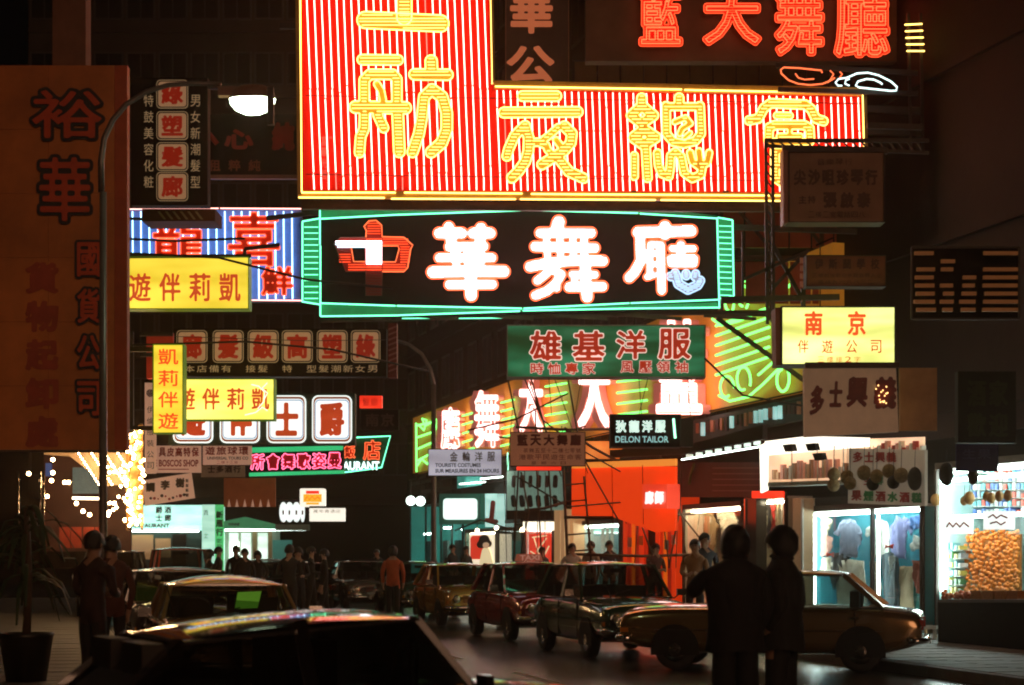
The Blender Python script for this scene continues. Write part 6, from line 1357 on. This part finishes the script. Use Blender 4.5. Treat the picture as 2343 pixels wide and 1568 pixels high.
    if thick > 1.3:                      # loose jacket with creases over the body
        prof = [(.77, .185, .235), (.84, .180, .232), (.95, .165, .218), (1.06, .155, .212), (1.18, .160, .228), (1.28, .162, .248), (1.36, .150, .258), (1.42, .120, .235), (1.465, .095, .150), (1.49, .085, .095), (1.53, .078, .085)]
        vs = []; fs = []; n = 40; ph0 = random.random()*6
        for i in range(41):
            z = .77+.76*i/40; a0 = max(j for j in range(len(prof)) if prof[j][0] <= z+1e-6); a1 = min(a0+1, len(prof)-1); q0, q1 = prof[a0], prof[a1]; f_ = (z-q0[0])/max(1e-6, q1[0]-q0[0]); dx = q0[1]+(q1[1]-q0[1])*f_; dy = q0[2]+(q1[2]-q0[2])*f_
            for j in range(n):
                t = 2*math.pi*j/n; cr = 1+(.035*math.sin(9*t+14*z+ph0)*math.sin(11*z+2*t)+.02*math.sin(17*t-23*z))*(1 if z < 1.4 else .3)
                vs.append(Vector((lx*z/1.5+dx*math.cos(t)*cr, dy*math.sin(t)*cr, z+(.012*math.sin(3*t+ph0) if i == 0 else 0)))*k)
        for i in range(40):
            for j in range(n): fs.append((i*n+j, i*n+(j+1) % n, (i+1)*n+(j+1) % n, (i+1)*n+j))
        mesh('jacket', vs, fs, top, r, smooth=True)
        MB().tube([(lx+.085*math.cos(t), .09*math.sin(t), 1.515+.01*math.cos(t)) for t in [2*math.pi*j/16 for j in range(16)]], .016, 6, True).build('collar', top, r, smooth=True).scale = (k,)*3
    hc = Vector((lx+.012, 0, 1.632))*k; n, m_ = 22, 14; vs = []; fs = []
    for i in range(m_+1):
        th = math.pi*i/m_*(.66 if hair == 'short' else .72)
        for j in range(n):
            ph = 2*math.pi*j/n; front = math.cos(ph); lim = th*(1-.36*max(0, front)); rr = .112 if hair != 'big' else .128
            rr *= 1+.05*math.sin(5*ph+3*th)+.03*random.uniform(-1, 1)+(.05*math.sin(11*ph)*(i/m_)**2)
            vs.append(hc+Vector((rr*1.05*math.sin(lim)*math.cos(ph)-.012, rr*.90*math.sin(lim)*math.sin(ph), rr*1.10*math.cos(lim)-(.02 if hair == 'big' and i > 10 and front < .3 else 0)))*k)
    for i in range(m_):
        for j in range(n): fs.append((i*n+j, i*n+(j+1) % n, (i+1)*n+(j+1) % n, (i+1)*n+j))
    mesh('hair', vs, fs, HAIR, r, smooth=True)
    MB().ball((lx+.108, 0, 1.605), .014, 6, 5, 1.4).build('nose', SKIN, r, smooth=True).scale = (k,)*3
    for sd in (1, -1):
        MB().ball((lx+.0, sd*.082, 1.61), .022, 8, 6, 1.4).build('ear', SKIN, r, smooth=True).scale = (k,)*3
        MB().ball((lx+.090, sd*.030, 1.635), .010, 6, 5).build('eye', HAIR, r, smooth=True).scale = (k,)*3
    MB().box(lx+.088, lx+.094, -.022, .022, 1.562, 1.568).build('mouth', REDL, r).scale = (k,)*3
    return r
def wpos(px, Y, z=0): return (at(px, HZ, Y).x, Y, z)
JK = lambda n, c: pm('jacket_'+n, c, .85, 0, .2, 8, .2)
UPY = math.pi/2
person('person with thick dark hair and black jacket seen from behind, elbow out', wpos(1683, 14.6), UPY+.15, 1.73, JK('black', (.012, .010, .010)), JK('blacktrousers', (.012, .011, .010)), 'elbow', .02, 'big', .1, thick=1.42)
person('person in black jacket with hands in pockets and head turned left', wpos(1789, 14.9), UPY+1.15, 1.73, JK('charcoal', (.018, .016, .014)), JK('blacktrousers', ()), 'pockets', .0, 'big', .1, thick=1.34)
person('person in an orange-red jacket with dark hair walking away between the car rows', wpos(899, 42.6), UPY, 1.70, JK('orange', (.50, .10, .03)), JK('blacktrousers', ()), 'down', 0, 'big', .3, fingers=True, thick=1.1)
person('dark clothed person in profile at the lower left edge of the pavement', wpos(212, 17.4, .12), 1.1, 1.62, JK('maroon', (.035, .014, .012)), JK('blacktrousers', ()), 'front', .02, 'short', .2)
person('person half hidden behind the street lamp pole at the left', wpos(256, 19.6, .12), 2.2, 1.60, JK('darkred', (.10, .03, .02)), JK('blacktrousers', ()), 'down', 0, 'short', .1)
person('person in a brown jacket facing the camera by the cream shop window', wpos(1590, 31.8, .12), -1.75, 1.66, JK('brown', (.28, .14, .06)), JK('blacktrousers', ()), 'front', 0, 'short', 0)
person('person in a dark suit behind the brown-jacketed one at the cream shop window', wpos(1612, 33.0, .12), -1.3, 1.78, JK('navy', (.02, .022, .03)), JK('blacktrousers', ()), 'down', 0, 'short', 0)
for i, (px, Y, h_, c, lab) in enumerate(((1309, 44, 1.66, (.45, .40, .35), 'person in a pale shirt passing under the left ladder of the scaffold'), (1352, 45.5, 1.72, (.45, .3, .2), 'person in a tan shirt under the orange awning'), (1394, 46, 1.74, (.05, .05, .06), 'person in dark clothes standing before the cyan shop counter'),
                                         (1500, 41, 1.64, (.12, .05, .04), 'person in dark red beside the orange shop wall'), (1240, 50, 1.6, (.05, .04, .04), 'short dark figure near the red door'), (1066, 58, 1.66, (.04, .05, .05), 'dark figure at the far cyan shop'), (1035, 55, 1.7, (.03, .04, .04), 'dark figure beside the thin lamp post'))):
    person(lab, wpos(px, Y, .12), random.uniform(-2.6, -.6), h_, JK('s%d' % i, c), JK('blacktrousers', ()), random.choice(['down', 'front', 'pockets']), 0, 'short', .15)
for i, (px, Y, h_, lab) in enumerate(((479, 44, 1.62, 'leftmost dark figure of the group crossing behind the gold saloon'), (500, 46, 1.70, 'second dark figure of the group crossing behind the gold saloon'), (540, 47, 1.74, 'tallest dark figure under the bright corner shop'), (560, 45, 1.66, 'dark figure with head bent beside the tallest one'), (590, 50, 1.6, 'short dark figure at the right of the crossing group'),
                                      (662, 38, 1.72, 'dark walking figure, left one of the pair under the white disc row'), (682, 40, 1.66, 'dark figure close behind, right of the pair under the disc row'), (712, 43, 1.70, 'dark figure crossing under the small white light box'), (742, 41, 1.64, 'rightmost dark figure in the middle of the road'), (862, 60, 1.68, 'far dark figure beyond the silvery car'))):
    person(lab, wpos(px, Y), random.uniform(-3, 3), h_, JK('d%d' % (i % 4), [(.01, .009, .008), (.016, .012, .01), (.008, .009, .01), (.014, .01, .01)][i % 4]), JK('blacktrousers', ()), random.choice(['down', 'front', 'pockets']), 0, random.choice(['short', 'big']), .35)
# far hanging fittings
for lab, px, py, Y in (('bare white globe lamp, left of the far pair', 940, 1146, 62), ('bare white globe lamp, right of the far pair', 962, 1147, 61)):
    p = at(px, py, Y); t = thing('globe_lamp', lab, 'lamp', p); MB().ball((0, 0, 0), .16, 12, 8).build('globe', neon('globe_white', (.8, 1, .9), 5), t, smooth=True); MB().tube([(0, 0, .1), (0, 0, .7)], .02, 5).build('rod', STEEL, t)
FO.name = 'lettering_source'
bpy.data.objects.remove(FO)

# ------------------------------------------------------------------ thin warm haze added for a veil of glow around the signs
hz = MB().box(-48, 46, -6, 128, -1, 44).build('haze', pm('haze_air', (.5, .5, .5)))
m = bpy.data.materials.new('added_glow_haze'); m.use_nodes = True; t = m.node_tree; t.nodes.clear()
pv = t.nodes.new('ShaderNodeVolumePrincipled'); pv.inputs['Color'].default_value = (.95, .62, .45, 1); pv.inputs['Density'].default_value = .0011; pv.inputs['Anisotropy'].default_value = .90
o = t.nodes.new('ShaderNodeOutputMaterial'); t.links.new(pv.outputs[0], o.inputs['Volume']); hz.data.materials.clear(); hz.data.materials.append(m)
tag(hz, kind='stuff')
